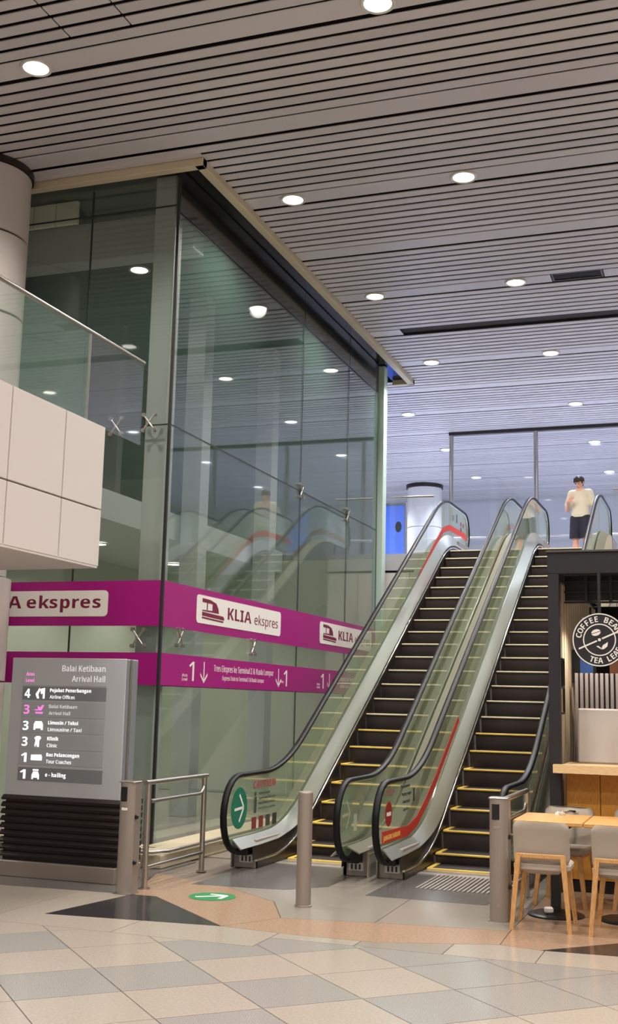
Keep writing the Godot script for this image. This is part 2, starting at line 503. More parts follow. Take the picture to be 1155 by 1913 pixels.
# ---------------------------------------------------------------- floor
func build_floor():
	var fl := part("floor", bx(P(-3.7, -0.125, 15), Vector3(24.4, 0.23, 50), 0.0), M.grout, self)
	tag(fl, "polished granite floor of cream, grey, orange and black slabs", "floor", "", "structure")
	taken["floor"] = 0
	var zones := []      # [name, polygon in (x, d), material]
	var poly := func(l: Array) -> PackedVector2Array:
		var o := PackedVector2Array()
		for i in range(0, l.size(), 2): o.append(Vector2(l[i], l[i + 1]))
		return o
	zones.append(["inlay", poly.call([-4.99, 8.02, -4.83, 9.12, -4.60, 9.12, -3.58, 8.18]), M.black_tile])
	zones.append(["inlay", poly.call([-1.27, 8.38, -0.60, 9.08, -0.20, 9.08, -0.20, 8.42, -0.75, 8.42]), M.black_tile])
	zones.append(["landing_plate", poly.call([-4.62, 9.85, -4.62, 11.6, -3.47, 11.6, -3.47, 10.3, -3.75, 9.95]), M.dark_grey_tile])
	zones.append(["landing_plate", poly.call([-3.02, 10.0, -3.02, 11.6, -1.96, 11.6, -1.96, 10.0]), M.dark_grey_tile])
	zones.append(["inlay", poly.call([-4.60, 9.12, -3.58, 8.18, -3.30, 8.68, -3.62, 9.35, -4.30, 9.88, -5.2, 10.3, -4.83, 9.12]), M.orange])
	zones.append(["inlay", poly.call([-3.58, 8.18, -3.30, 8.68, -2.59, 8.83, -1.58, 8.98, -1.56, 8.44, -2.38, 8.13, -2.95, 8.12]), M.orange])
	zones.append(["inlay", poly.call([-1.58, 8.98, -1.56, 8.44, -1.27, 8.38, -0.60, 9.08, 1.2, 9.08, 1.2, 11.6, -1.58, 11.6]), M.orange])
	# pale field before the escalators, in slabs
	zones.append(["paving_slab", poly.call([-3.62, 9.35, -3.30, 8.68, -2.59, 8.83, -2.62, 10.0, -3.02, 10.0, -3.02, 10.5, -3.47, 10.3, -3.75, 9.95, -4.30, 9.88]), M.pale_tile])
	zones.append(["paving_slab", poly.call([-2.59, 8.83, -1.58, 8.98, -1.58, 10.0, -2.62, 10.0]), M.pale_tile])
	zones.append(["paving_slab", poly.call([-3.47, 10.3, -3.02, 10.5, -3.02, 11.6, -3.47, 11.6]), M.pale_tile])
	zones.append(["paving_slab", poly.call([-1.96, 10.0, -1.58, 10.0, -1.58, 11.6, -1.96, 11.6]), M.pale_tile])
	zones.append(["paving_slab", poly.call([-9.0, 8.85, -6.4, 9.0, -4.83, 9.12, -5.2, 10.3, -5.2, 11.2, -9.0, 11.2]), M.dark_grey_tile])
	# cream border between the inlays and the diagonal field
	for k in 5:
		var x0 := -8.6 + k * 1.1
		var x1 := x0 + 1.1
		var top := [8.87, 8.9, 8.96, 9.0, 8.04]
		zones.append(["paving_slab", poly.call([x0, 7.62, x1, 7.62, x1, 9.12, x0, 9.12]), M.cream])
	for k in 6:
		var x0 := -3.1 + k * 0.62
		if k < 1: x0 = -3.1
		zones.append(["paving_slab", poly.call([x0, 7.95, x0 + 0.62, 7.95, x0 + 0.62, 9.1, x0, 9.1]), M.cream if k % 3 != 1 else M.pale_tile])
	var used := []
	for z in zones:
		var left := [z[1]]
		for q in used:
			var nxt := []
			for piece in left:
				for c in Geometry2D.clip_polygons(piece, q):
					if not Geometry2D.is_polygon_clockwise(c): nxt.append(c)
			left = nxt
		for piece in left: slab(z[0], piece, z[2], fl)
		used.append(z[1])
	# the diagonal field
	var grey := {}
	for p in [[1, 1], [0, 1], [2, 0], [4, 0], [5, 0], [4, 1], [0, 3], [2, 2], [3, -1], [1, -1], [6, 1], [4, -1], [5, -1], [6, -1], [3, 2]]: grey[Vector2i(p[0], p[1])] = true
	var s := 0.865
	for i in range(-3, 9):
		for j in range(-5, 7):
			var a := 2.0 + i * s; var b := 8.6 + j * s      # x + d and d - x
			var t := PackedVector2Array()
			for c in [[0, 0], [1, 0], [1, 1], [0, 1]]:
				var sm: float = a + c[0] * s; var df: float = b + c[1] * s
				t.append(Vector2((sm - df) / 2, (sm + df) / 2))
			var mid := (t[0] + t[2]) / 2
			if mid.y < 4.6 or mid.y > 9.2 or mid.x < -6.6 or mid.x > 1.2: continue
			var left := [t]
			for q in used:
				var nxt := []
				for piece in left:
					for c in Geometry2D.clip_polygons(piece, q):
						if not Geometry2D.is_polygon_clockwise(c): nxt.append(c)
				left = nxt
			var mt: Material = M.grey_tile if grey.has(Vector2i(i, j)) else M.cream
			for piece in left: slab("tile", piece, mt, fl)
	# the rest of the hall floor, out of sight or hidden behind the escalators
	slab("paving_field", poly.call([-15.4, -8, 8, -8, 8, 4.3, -15.4, 4.3]), M.cream, fl)
	slab("paving_field", poly.call([-15.4, 4.31, -7.0, 4.31, -7.0, 7.6, -8.65, 7.6, -8.65, 11.2, -15.4, 11.2]), M.cream, fl)
	slab("paving_field", poly.call([1.25, 4.31, 8, 4.31, 8, 11.6, 1.25, 11.6]), M.cream, fl)
	slab("paving_field", poly.call([-15.4, 11.61, 8, 11.61, 8, 19.6, -15.4, 19.6]), M.pale_tile, fl)
	# grooves of the metal plate in front of the right escalator
	var rib := bx(Vector3.ZERO, Vector3(0.018, 0.008, 0.92), 0.0).mesh()
	for k in 17: part("rib", rib, M.brushed, fl, P(-2.72 + k * 0.043, 0.003, 11.05))
	part("comb_plate", bx(P(-2.5, 0.002, 11.55), Vector3(0.9, 0.008, 0.12), 0.002), M.brushed, fl)
	part("comb_plate", bx(P(-4.0, 0.002, 11.55), Vector3(0.9, 0.008, 0.12), 0.002), M.brushed, fl)
	# round floor sticker with a walking arrow
	var st := thing("floor_sticker", "round green floor sticker with a white arrow on the orange paving", "sticker", P(-4.17, 0.0, 9.32))
	var disc := MB.new()
	disc.prism(circle(0.2, 36), Vector3(0, 0.0005, 0), Vector3.RIGHT, Vector3.FORWARD, Vector3.UP, 0.003, true)
	part("sticker_disc", disc, M.floor_green, st)
	var ar := MB.new()
	for seg in [[Vector2(-0.12, -0.08), Vector2(0.09, 0.07)], [Vector2(0.1, 0.08), Vector2(-0.06, 0.1)], [Vector2(0.1, 0.08), Vector2(0.1, -0.08)]]:
		var dd: Vector2 = (seg[1] - seg[0]).normalized()
		var nn := Vector2(-dd.y, dd.x) * 0.018
		ar.prism(PackedVector2Array([seg[0] - nn, seg[1] - nn, seg[1] + nn, seg[0] + nn]), Vector3(0, 0.0036, 0), Vector3.RIGHT, Vector3.FORWARD, Vector3.UP, 0.0012)
	part("arrow", ar, M.white, st)

func slab(called: String, piece: PackedVector2Array, mt: Material, parent: Node):
	var sh := Geometry2D.offset_polygon(piece, -0.0035, Geometry2D.JOIN_MITER)
	for q in sh:
		if q.size() < 3 or Geometry2D.triangulate_polygon(q).is_empty(): continue
		var m := MB.new()
		m.prism(q, Vector3(0, -0.01, 0), Vector3.RIGHT, Vector3.FORWARD, Vector3.UP, 0.01)
		part(called, m, mt, parent)

# ---------------------------------------------------------------- ceiling of metal slats
func build_ceiling():
	var c := part("ceiling", bx(P(-3.7, CEIL + 0.3, 13), Vector3(24.4, 0.2, 42.4), 0.0), M.plenum, self)
	tag(c, "slatted grey metal ceiling with dark gaps and wide lamp strips", "ceiling", "", "structure")
	var meshes := {}
	for k in range(-9, 14):
		var d0 := 8.92 + 1.783 * k
		if d0 > 33.6: break
		for i in 9:
			var wide := i == 0
			var w := 0.28 if wide else 0.13
			var d := d0 if wide else d0 + 0.165 + 0.0227 + 0.181 * (i - 0.5)
			if d > 33.7 or d < -7.9: continue
			var spans := [[-15.4, 8.0]]
			if d > 11.08 and d < 20.72: spans = [[-5.43, 8.0]]
			if wide and k == 5: spans = [[-5.43, -4.9]]      # the dark linear slot takes its place
			if wide and k == 4: spans = [[-5.43, -2.19], [-1.45, 8.0]]
			if d > 7.75 and d < 8.6 and not wide: spans = [[-15.4, -5.61], [-5.595, -4.965], [-4.95, 8.0]]
			for sp in spans:
				var len: float = sp[1] - sp[0]
				var key := "%.3f_%.3f" % [len, w]
				if not meshes.has(key):
					var m := MB.new()
					m.cbox(Vector3.ZERO, Vector3(len, 0.016, w), 0.004)
					meshes[key] = m.mesh()
				var piece := part("wide_slat" if wide else "slat", meshes[key], M.slat[rng.randi() % 3], c, P((sp[0] + sp[1]) / 2, CEIL + 0.008, d))
	part("slat", bx(P(-6.88, CEIL + 0.008, 11.093), Vector3(2.92, 0.016, 0.085), 0.004), M.slat[0], c)
	part("dark_slot", bx(P(1.55, CEIL + 0.06, 8.92 + 1.783 * 5), Vector3(12.9, 0.04, 0.3), 0.0), M.dark_slot, c)
	var g := thing("air_grille", "dark rectangular air grille in the ceiling strip beside a downlight", "grille", P(-1.82, CEIL + 0.02, 16.05))
	part("grille_frame", frame_mesh(0.72, 0.3, 0.03, 0.03), M.louvre, g)
	for k in 7: part("blade", bx(Vector3(0, 0.005, -0.11 + k * 0.036), Vector3(0.66, 0.02, 0.01), 0.0), M.louvre, g)
	part("duct_cover", bx(Vector3(0, 0.04, 0), Vector3(0.7, 0.01, 0.28), 0.0), M.dark_slot, g)

# a flat rectangular frame in the x-z plane
func frame_mesh(w: float, l: float, t: float, h: float) -> MB:
	var m := MB.new()
	m.cbox(Vector3(0, 0, -l / 2 + t / 2), Vector3(w, h, t), 0.002); m.cbox(Vector3(0, 0, l / 2 - t / 2), Vector3(w, h, t), 0.002)
	m.cbox(Vector3(-w / 2 + t / 2, 0, 0), Vector3(t, h, l - 2 * t), 0.002); m.cbox(Vector3(w / 2 - t / 2, 0, 0), Vector3(t, h, l - 2 * t), 0.002)
	return m

# ---------------------------------------------------------------- the glass lobby
func build_lobby():
	var L := thing("glass_lobby", "tall glass lobby with a grey corner column and purple train bands", "glass enclosure", P(TX, 0, TD))
	var o := -L.position
	var side_d := [TD, 15.57, 17.78, 19.5]
	var ys := [0.16, 1.79, 4.69, 7.2]
	for i in 3:
		for j in 3:
			var d0: float = side_d[i] + (0.012 if i else 0.02); var d1: float = side_d[i + 1] - 0.012
			var y0: float = ys[j] + 0.008; var y1: float = ys[j + 1] - 0.008
			part("glass_pane", bx(o + P(TX, (y0 + y1) / 2, (d0 + d1) / 2), Vector3(0.014, y1 - y0, d1 - d0), 0.0), M.glass, L)
		var a: float = side_d[i]; var b: float = side_d[i + 1]
		part("spandrel_panel", bx(o + P(TX, 7.475, (a + b) / 2), Vector3(0.03, 0.53, b - a - 0.012), 0.002), M.spandrel, L)
	var fx := [-8.0, -6.93, TX]
	var fys := [0.16, 2.14, 4.69, 7.3, 7.74]
	for i in 2:
		for j in 4:
			var x0: float = fx[i] + 0.012; var x1: float = fx[i + 1] - (0.012 if i == 0 else 0.02)
			var y0: float = fys[j] + 0.006; var y1: float = fys[j + 1] - 0.006
			part("glass_pane", bx(o + P((x0 + x1) / 2, (y0 + y1) / 2, TD), Vector3(x1 - x0, y1 - y0, 0.014), 0.0), M.glass, L)
	# corner seal, corner column, inner columns
	part("corner_seal", bx(o + P(TX - 0.003, 3.87, TD + 0.003), Vector3(0.034, 7.7, 0.034), 0.004), M.seal, L)
	part("corner_column", bx(o + P(-6.03, 3.87, TD + 0.22), Vector3(0.27, 7.74, 0.2), 0.01), M.lobby_steel, L)
	part("end_post", bx(o + P(TX + 0.02, 3.87, 19.68), Vector3(0.16, 7.74, 0.2), 0.01), mat(rgb(190, 214, 206), 0.25), L)
	# cream trim round the top and the soffit behind it
	for a in [[-5.48, 15.93, 0.11, 9.56], [-6.75, 11.2, 2.65, 0.11], [-5.63, 20.66, 0.41, 0.11]]:
		part("soffit_trim", bx(o + P(a[0], CEIL - 0.04, a[1]), Vector3(a[2], 0.1, a[3]), 0.006), M.trim, L)
	part("soffit", bx(o + P(-5.66, CEIL + 0.02, 15.9), Vector3(0.3, 0.03, 9.4), 0.0), M.spandrel, L)
	part("soffit", bx(o + P(-6.9, CEIL + 0.02, 11.27), Vector3(2.2, 0.03, 0.12), 0.0), M.spandrel, L)
	part("soffit", bx(o + P(-5.66, CEIL + 0.02, 20.2), Vector3(0.36, 0.03, 0.85), 0.0), M.spandrel, L)
	# seals between panes
	for y in [1.79, 4.69, 7.2]: part("joint_seal", bx(o + P(TX, y, (TD + 19.5) / 2), Vector3(0.016, 0.014, 19.5 - TD), 0.0), M.seal, L)
	for d in [15.57, 17.78, 19.5]: part("joint_seal", bx(o + P(TX, 3.9, d), Vector3(0.016, 7.4, 0.018), 0.0), M.seal, L)
	for y in [4.69, 7.3]: part("joint_seal", bx(o + P(-6.9, y, TD), Vector3(2.2, 0.014, 0.016), 0.0), M.seal, L)
	part("joint_seal", bx(o + P(-6.93, 3.9, TD), Vector3(0.016, 7.4, 0.016), 0.0), M.seal, L)
	# spider fittings
	for q in [[-6.04, 4.72, TD - 0.03, 0], [-6.46, 4.70, TD - 0.03, 0], [TX + 0.03, 4.69, 15.57, 1], [TX + 0.03, 4.69, 17.78, 1], [TX + 0.03, 2.33, 11.75, 1], [TX + 0.03, 2.33, 13.9, 1], [-6.05, 2.3, TD - 0.03, 0]]:
		var f := MB.new()
		var c: Vector3 = o + P(q[0], q[1], q[2])
		var ax := Vector3.RIGHT if q[3] == 0 else Vector3.FORWARD
		for sx in [-1, 1]:
			for sy in [-1, 1]:
				var tip: Vector3 = c + ax * sx * 0.07 + Vector3.UP * sy * 0.09
				f.tube(PackedVector3Array([c, c + (tip - c) * 0.6, tip]), 0.012, 8, true, 0.008)
				var nrm := Vector3.BACK if q[3] == 0 else Vector3.RIGHT
				f.tube(PackedVector3Array([tip - nrm * 0.024, tip + nrm * 0.012]), 0.022, 12)
		part("spider_fitting", f, M.steel, L)
	# kerb and steel rail at the foot
	part("kerb", bx(o + P(-5.53, 0.065, 12.9), Vector3(0.5, 0.13, 4.7), 0.008), M.beige, L)
	part("kerb", bx(o + P(-6.8, 0.065, 11.0), Vector3(2.4, 0.13, 0.5), 0.008), M.beige, L)
	var rail := MB.new()
	rail.tube(PackedVector3Array([o + P(-7.6, 0.16, 10.62), o + P(-5.6, 0.16, 10.45), o + P(-5.36, 0.16, 10.5), o + P(-5.26, 0.16, 10.68), o + P(-5.25, 0.16, 13.2)]), 0.018, 10)
	part("foot_rail", rail, M.steel, L)
	# the two purple bands
	for b in [[2.43, 2.93, true], [1.79, 2.14, false]]:
		var h: float = b[1] - b[0]
		var y: float = (b[0] + b[1]) / 2
		var side := part("purple_band", bx(o + P(TX + 0.012, y, (TD + 19.5) / 2), Vector3(0.006, h, 19.5 - TD - 0.03), 0.0), M.purple, L)
		var front := part("purple_band", bx(o + P(-6.9, y, TD - 0.012), Vector3(2.18, h, 0.006), 0.0), M.purple, L)
		var along := Vector3(0, 0, -1)
		var X := TX + 0.0155
		if b[2]:
			for q in [[12.17, 14.88], [16.53, 19.25]]:
				logo_plate(side, o + P(X, 2.53, q[0]), along, q[1] - q[0], 0.33)
			logo_plate(front, o + P(-9.13 + 0.38, 2.535, TD - 0.0155), Vector3.RIGHT, 2.3, 0.29, true)
		else:
			for q in [11.86, 16.45]:
				var d: float = q
				letters("1", 0.22, M.white, side, o + P(X, 1.855, d + 0.18), along, Vector3.UP, 0.13)
				letters("Aras", 0.035, M.white, side, o + P(X, 1.9, d), along, Vector3.UP, 0.14)
				letters("Level", 0.035, M.white, side, o + P(X, 1.855, d), along, Vector3.UP, 0.14)
				arrow_down(side, o + P(X, 1.96, d + 0.58), along, 0.25, 0.2)
				letters("Tren Ekspres ke Terminal 2 & Kuala Lumpur", 0.075, M.white, side, o + P(X, 1.985, d + 0.86), along, Vector3.UP, 1.95)
				letters("Express Train to Terminal 2 & Kuala Lumpur", 0.052, M.white, side, o + P(X, 1.885, d + 1.12), along, Vector3.UP, 1.35)
				if q < 15.0:
					arrow_down(side, o + P(X, 1.96, d + 3.0), along, 0.25, 0.2)
					letters("1", 0.22, M.white, side, o + P(X, 1.855, d + 3.2), along, Vector3.UP, 0.13)
					letters("Aras", 0.035, M.white, side, o + P(X, 1.9, d + 3.0 + 0.1), along, Vector3.UP, 0.1)
	# inside
	downlight_at(P(-7.84, CEIL + 0.03, 14.15), "round ceiling downlight high inside the glass lobby", false, 1.2)
	for q in [[-8.9, 12.6, "nearest"], [-8.9, 15.2, "middle"], [-8.9, 17.8, "farthest"]]: downlight_at(P(q[0], 3.93, q[1]), "round downlight under the lobby mezzanine, %s of three" % q[2], false, 5.0)
	var li := func(called: String, c: Vector3, s: Vector3, mt: Material, label: String, cat: String):
		solo(called, bx(c, s, 0.006), mt, label, cat, "", "structure")
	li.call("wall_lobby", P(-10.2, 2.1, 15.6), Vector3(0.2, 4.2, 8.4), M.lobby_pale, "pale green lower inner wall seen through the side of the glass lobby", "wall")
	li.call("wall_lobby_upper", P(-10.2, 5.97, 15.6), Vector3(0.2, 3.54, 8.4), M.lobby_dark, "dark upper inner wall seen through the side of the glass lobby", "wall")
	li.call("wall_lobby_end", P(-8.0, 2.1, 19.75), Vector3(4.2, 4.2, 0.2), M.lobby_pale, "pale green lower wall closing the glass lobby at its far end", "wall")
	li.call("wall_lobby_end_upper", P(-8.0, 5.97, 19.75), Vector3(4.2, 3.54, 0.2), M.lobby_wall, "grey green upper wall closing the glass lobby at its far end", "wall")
	li.call("floor_mezzanine", P(-9.0, 4.1, 15.6), Vector3(2.3, 0.3, 8.0), M.lobby_steel, "grey mezzanine floor slab inside the glass lobby", "floor")
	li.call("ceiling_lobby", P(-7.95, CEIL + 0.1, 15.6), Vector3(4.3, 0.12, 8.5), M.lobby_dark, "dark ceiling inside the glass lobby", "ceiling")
	li.call("beam", P(-7.95, 7.33, 12.2), Vector3(4.0, 0.5, 0.3), M.lobby_steel, "grey bulkhead beam across the top of the glass lobby", "beam")
	li.call("beam_mezzanine", P(-7.75, 4.15, 15.9), Vector3(0.3, 0.4, 7.4), M.lobby_steel, "grey floor edge beam running inside the glass lobby", "beam")
	li.call("column_lobby", P(-7.4, 3.87, 15.4), Vector3(0.3, 7.74, 0.3), M.lobby_steel, "square grey column inside the glass lobby, nearer one", "column")
	li.call("column_lobby_far", P(-7.4, 3.87, 18.2), Vector3(0.3, 7.74, 0.3), M.lobby_steel, "square grey column inside the glass lobby, farther one", "column")
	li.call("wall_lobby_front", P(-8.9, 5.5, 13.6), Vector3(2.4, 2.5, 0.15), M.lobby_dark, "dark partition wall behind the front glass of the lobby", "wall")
	for k in 4:
		solo("wall_panel", bx(P(-8.55 + k * 0.32, 7.62, 11.8), Vector3(0.31, 0.3, 0.05), 0.006), M.lobby_cream, "tall pale green wall panel high behind the lobby's front glass", "panel", "pale green panels behind the front glass", "structure")

func arrow_down(parent: Node, c: Vector3, along: Vector3, h: float, w: float):
	var m := MB.new()
	var az := along.cross(Vector3.UP)
	var t := 0.022
	m.prism(PackedVector2Array([Vector2(-t / 2, -h / 2 + 0.02), Vector2(t / 2, -h / 2 + 0.02), Vector2(t / 2, h / 2), Vector2(-t / 2, h / 2)]), c, along, Vector3.UP, az, 0.002)
	for s: float in [-1.0, 1.0]:
		m.prism(PackedVector2Array([Vector2(0, -h / 2), Vector2(s * w / 2, -h / 2 + w * 0.45), Vector2(s * w / 2, -h / 2 + w * 0.45 + t * 1.4), Vector2(0, -h / 2 + t * 1.4)]), c, along, Vector3.UP, az, 0.002)
	part("arrow", m, M.white, parent)

# white rounded plate with the little train and the lettering, its lower left corner at «at»
func logo_plate(parent: Node, at: Vector3, along: Vector3, w: float, h: float, wide := false):
	var az := along.cross(Vector3.UP)
	var pl := MB.new()
	pl.prism(rrect(w, h, 0.05, 5, Vector2(w / 2, h / 2)), at, along, Vector3.UP, az, 0.004, true)
	part("sign_plate", pl, M.white, parent)
	var q := at + az * 0.0042
	if not wide:
		var tr := MB.new()
		var s := w * 0.235
		var ox := w * 0.055
		var pt := func(a: Array) -> PackedVector2Array:
			var l := PackedVector2Array()
			for i in range(0, a.size(), 2): l.append(Vector2(ox + a[i] * s, h * 0.14 + a[i + 1] * h * 0.76))
			return l
		tr.prism(pt.call([0.0, 0.82, 0.0, 1.0, 0.35, 0.98, 0.62, 0.86, 0.72, 0.62, 0.75, 0.4, 0.62, 0.4, 0.0, 0.4, 0.0, 0.45, 0.45, 0.48, 0.45, 0.8]), q, along, Vector3.UP, az, 0.002)
		tr.prism(pt.call([0.0, 0.18, 0.0, 0.36, 0.95, 0.3, 1.0, 0.22, 1.0, 0.12]), q, along, Vector3.UP, az, 0.002)
		tr.prism(pt.call([0.0, 0.06, 0.0, 0.13, 0.98, 0.07, 0.95, 0.0]), q, along, Vector3.UP, az, 0.002)
		tr.prism(pt.call([0.2, 0.48, 0.2, 0.8, 0.24, 0.8, 0.24, 0.48]), q, along, Vector3.UP, az, 0.002)
		part("train_logo", tr, M.maroon, parent)
		letters("KLIA", h * 0.44, M.maroon, parent, q + along * w * 0.33 + Vector3.UP * h * 0.3, along, Vector3.UP, w * 0.28, true)
		letters("ekspres", h * 0.38, M.maroon, parent, q + along * w * 0.65 + Vector3.UP * h * 0.3, along, Vector3.UP, w * 0.31)
	else:
		letters("KLIA", 0.14, M.maroon, parent, q + along * (w - 1.72) + Vector3.UP * h * 0.32, along, Vector3.UP, 0.6, true)
		letters("ekspres", 0.135, M.maroon, parent, q + along * (w - 1.05) + Vector3.UP * h * 0.32, along, Vector3.UP, 0.96, true)

# ---------------------------------------------------------------- round column and balcony on the left
func build_balcony():
	var c := thing("column", "large round pale column clad in curved panels, rising through the balcony", "column", P(-8.08, 0, 10.72), 0.0, "", "structure")
	for a in [[0.0, 1.78], [1.795, 2.93], [2.94, 5.91], [5.93, 6.86], [6.88, CEIL - 0.08]]:
		var m := MB.new()
		var q: float = 0.62 if a[1] < 3.0 else 0.56
		m.lathe(PackedVector2Array([Vector2(q - 0.02, a[0] + 0.002), Vector2(q, a[0] + 0.006), Vector2(q, a[1] - 0.006), Vector2(q - 0.02, a[1])]), Vector3.ZERO, 64)
		part("curved_panel", m, M.column, c)
	var core := MB.new()
	core.lathe(PackedVector2Array([Vector2(0.535, 0.0), Vector2(0.535, CEIL - 0.05)]), Vector3.ZERO, 48)
	part("core", core, M.joint, c)
	var ring := MB.new()
	ring.lathe(PackedVector2Array([Vector2(0.54, CEIL - 0.075), Vector2(0.585, CEIL - 0.075), Vector2(0.585, CEIL), Vector2(0.54, CEIL)]), Vector3.ZERO, 64)
	part("ceiling_ring", ring, M.louvre, c)
	var B := thing("balcony", "white panelled balcony with a glass balustrade beside the round column", "balcony", P(-5.85, 0, 10.03), 0.0, "", "structure")
	var o := -B.position
	part("balcony_slab", bx(o + P(-7.35, 3.62, 4.5), Vector3(2.9, 1.36, 11.0), 0.0), M.joint, B)
	for k in 9:
		var d1 := 10.02 - k * 0.885 + (0.14 if k > 0 else 0.0)
		var d0 := 10.02 - (k + 1) * 0.885 + 0.14
		for y in [[2.93, 3.49], [3.505, 4.345]]:
			part("facing_panel", bx(o + P(-5.87, (y[0] + y[1]) / 2, (d0 + d1) / 2), Vector3(0.05, y[1] - y[0], d1 - d0 - 0.014), 0.004), M.white_panel, B)
	part("end_cap", bx(o + P(-7.0, 3.64, 10.04), Vector3(2.2, 1.4, 0.06), 0.004), M.trim, B)
	part("underside", bx(o + P(-7.3, 2.925, 4.5), Vector3(2.9, 0.03, 11.0), 0.0), M.white_panel, B)
	var gd := [4.2, 5.5, 6.8, 8.1, 9.72, 10.86]
	for k in 5:
		part("glass_pane", bx(o + P(-5.9, 4.8, (gd[k] + gd[k + 1]) / 2), Vector3(0.014, 0.9, gd[k + 1] - gd[k] - 0.02), 0.0), M.rail_glass if k < 4 else M.clear_glass, B)
		if k > 0: part("glass_joint", bx(o + P(-5.9, 4.8, gd[k]), Vector3(0.022, 0.9, 0.022), 0.002), M.steel, B)
	var rail := MB.new()
	rail.tube(PackedVector3Array([o + P(-5.9, 5.27, 4.2), o + P(-5.9, 5.27, 10.86)]), 0.022, 10)
	part("top_rail", rail, M.steel, B)
	# wall under the balcony, behind the sign
	solo("wall_side", bx(P(-9.2, 1.45, 9.2), Vector3(0.2, 2.9, 4.2), 0.0), M.hall_wall, "plain wall under the balcony behind the directory sign", "wall", "", "structure")

# ---------------------------------------------------------------- upper floor
func build_upper():
	var f := thing("floor_upper", "pale upper floor that the escalators climb to", "floor", P(0, UPPER, 19.95), 0.0, "", "structure")
	var o := -f.position
	part("floor_slab", bx(o + P(-3.7, UPPER - 0.15, 26.95), Vector3(24.4, 0.3, 14.0), 0.0), M.upper_floor, f)
	var w := thing("wall_landing", "pale panelled wall under the edge of the upper floor", "wall", P(-1.0, 0, 20.0), 0.0, "", "structure")
	o = -w.position
	for k in 22:
		var x := -5.9 + 0.6 * k
		part("panel", bx(o + P(x + 0.3, 2.0, 20.02), Vector3(0.588, 3.98, 0.05), 0.005), M.white, w)
	part("edge_trim", bx(o + P(1.0, 4.17, 20.0), Vector3(13.4, 0.3, 0.08), 0.006), M.steel, w)
	# glass balustrade along the landing edge
	var g := thing("landing_balustrade", "glass balustrade with steel rail at the edge of the upper landing", "balustrade", P(-5.2, UPPER, 19.95))
	o = -g.position
	for a in [[-5.68, -4.86], [-1.72, -0.4], [-0.38, 1.0], [1.02, 2.4]]:
		part("glass_pane", bx(o + P((a[0] + a[1]) / 2, UPPER + 0.52, 20.0), Vector3(a[1] - a[0], 1.0, 0.014), 0.0), M.clear_glass, g)
		var r := MB.new()
		r.tube(PackedVector3Array([o + P(a[0], UPPER + 1.04, 20.0), o + P(a[1], UPPER + 1.04, 20.0)]), 0.02, 8)
		part("top_rail", r, M.steel, g)
	# glass partition with tall steel posts
	var p := thing("glass_partition", "floor to ceiling glass partition with steel posts on the upper floor", "partition", P(-5.7, UPPER, 25.2))
	o = -p.position
	for x in [-5.7, -3.8, -1.9, 0.0, 1.9]:
		var m := MB.new()
		m.tube(PackedVector3Array([o + P(x, UPPER, 25.1), o + P(x, CEIL, 25.1)]), 0.05, 14)
		part("post", m, M.steel, p)
		if x < 1.8: part("glass_pane", bx(o + P(x + 0.95, (UPPER + CEIL) / 2, 25.1), Vector3(1.78, CEIL - UPPER - 0.1, 0.012), 0.0), M.clear_glass, p)
	part("head_channel", bx(o + P(-1.9, CEIL - 0.03, 25.1), Vector3(7.7, 0.08, 0.12), 0.006), M.louvre, p)
	var hr := MB.new()
	hr.tube(PackedVector3Array([o + P(-5.7, UPPER + 1.0, 25.0), o + P(1.9, UPPER + 1.0, 25.0)]), 0.025, 8)
	part("hand_rail", hr, M.steel, p)
	# far white column, white wall panel, blue screen
	var c := thing("column_far", "round white column on the upper floor beside the blue screen", "column", P(-7.85, UPPER, 31.2), 0.0, "", "structure")
	for a in [[0.0, 1.1], [1.11, 2.2], [2.21, CEIL - UPPER - 0.1]]:
		var m := MB.new()
		m.lathe(PackedVector2Array([Vector2(0.47, a[0] + 0.003), Vector2(0.48, a[0] + 0.01), Vector2(0.48, a[1] - 0.006), Vector2(0.47, a[1])]), Vector3.ZERO, 40)
		part("curved_panel", m, M.white, c)
	var rg := MB.new()
	rg.lathe(PackedVector2Array([Vector2(0.0, CEIL - UPPER - 0.1), Vector2(0.52, CEIL - UPPER - 0.1), Vector2(0.52, CEIL - UPPER), Vector2(0.0, CEIL - UPPER)]), Vector3.ZERO, 40)
	part("ceiling_ring", rg, M.louvre, c)
	var t := thing("screen_totem", "standing blue display screen left of the white column upstairs", "screen", P(-7.27, UPPER, 26.0))
	part("cabinet", bx(Vector3(0, 1.02, -0.05), Vector3(0.56, 2.02, 0.1), 0.01), M.sign_dark, t)
	part("screen", bx(Vector3(0, 1.06, 0.004), Vector3(0.48, 1.8, 0.008), 0.0), M.blue_screen, t)
	var blob := MB.new()
	blob.prism(circle(0.13, 20, Vector2.ZERO, 0.6), Vector3(0.1, 1.45, 0.009), Vector3.RIGHT, Vector3.UP, Vector3.BACK, 0.002)
	part("dark_print", blob, M.near_black, t)
	var al := AreaLight3D.new()
	al.name = "screen_light"
	al.area_size = Vector2(0.48, 1.8); al.light_color = Color(0.3, 0.45, 1.0); al.light_energy = 0.3; al.shadow_enabled = true
	al.position = Vector3(0, 1.06, 0.03); al.rotation.y = PI
	t.add_child(al)

# ---------------------------------------------------------------- escalators
func base_line(d: float) -> float:
	return smin(smax((d - 12.02) * TAN30, 0.0, 0.35), UPPER, 0.35)

func rail_path() -> Array:      # (d, y) of the handrail's middle
	var out := []
	for k in 13:
		var a := -PI / 2 - PI * k / 12.0
		out.append(Vector2(10.8 + cos(a) * 0.37, 0.55 + sin(a) * 0.37))
	for d in sampled(11.0, 21.1): out.append(Vector2(d, base_line(d) + 0.92))
	for k in 13:
		var a := PI / 2 - PI * k / 12.0
		out.append(Vector2(21.27 + cos(a) * 0.37, UPPER + 0.55 + sin(a) * 0.37))
	return out

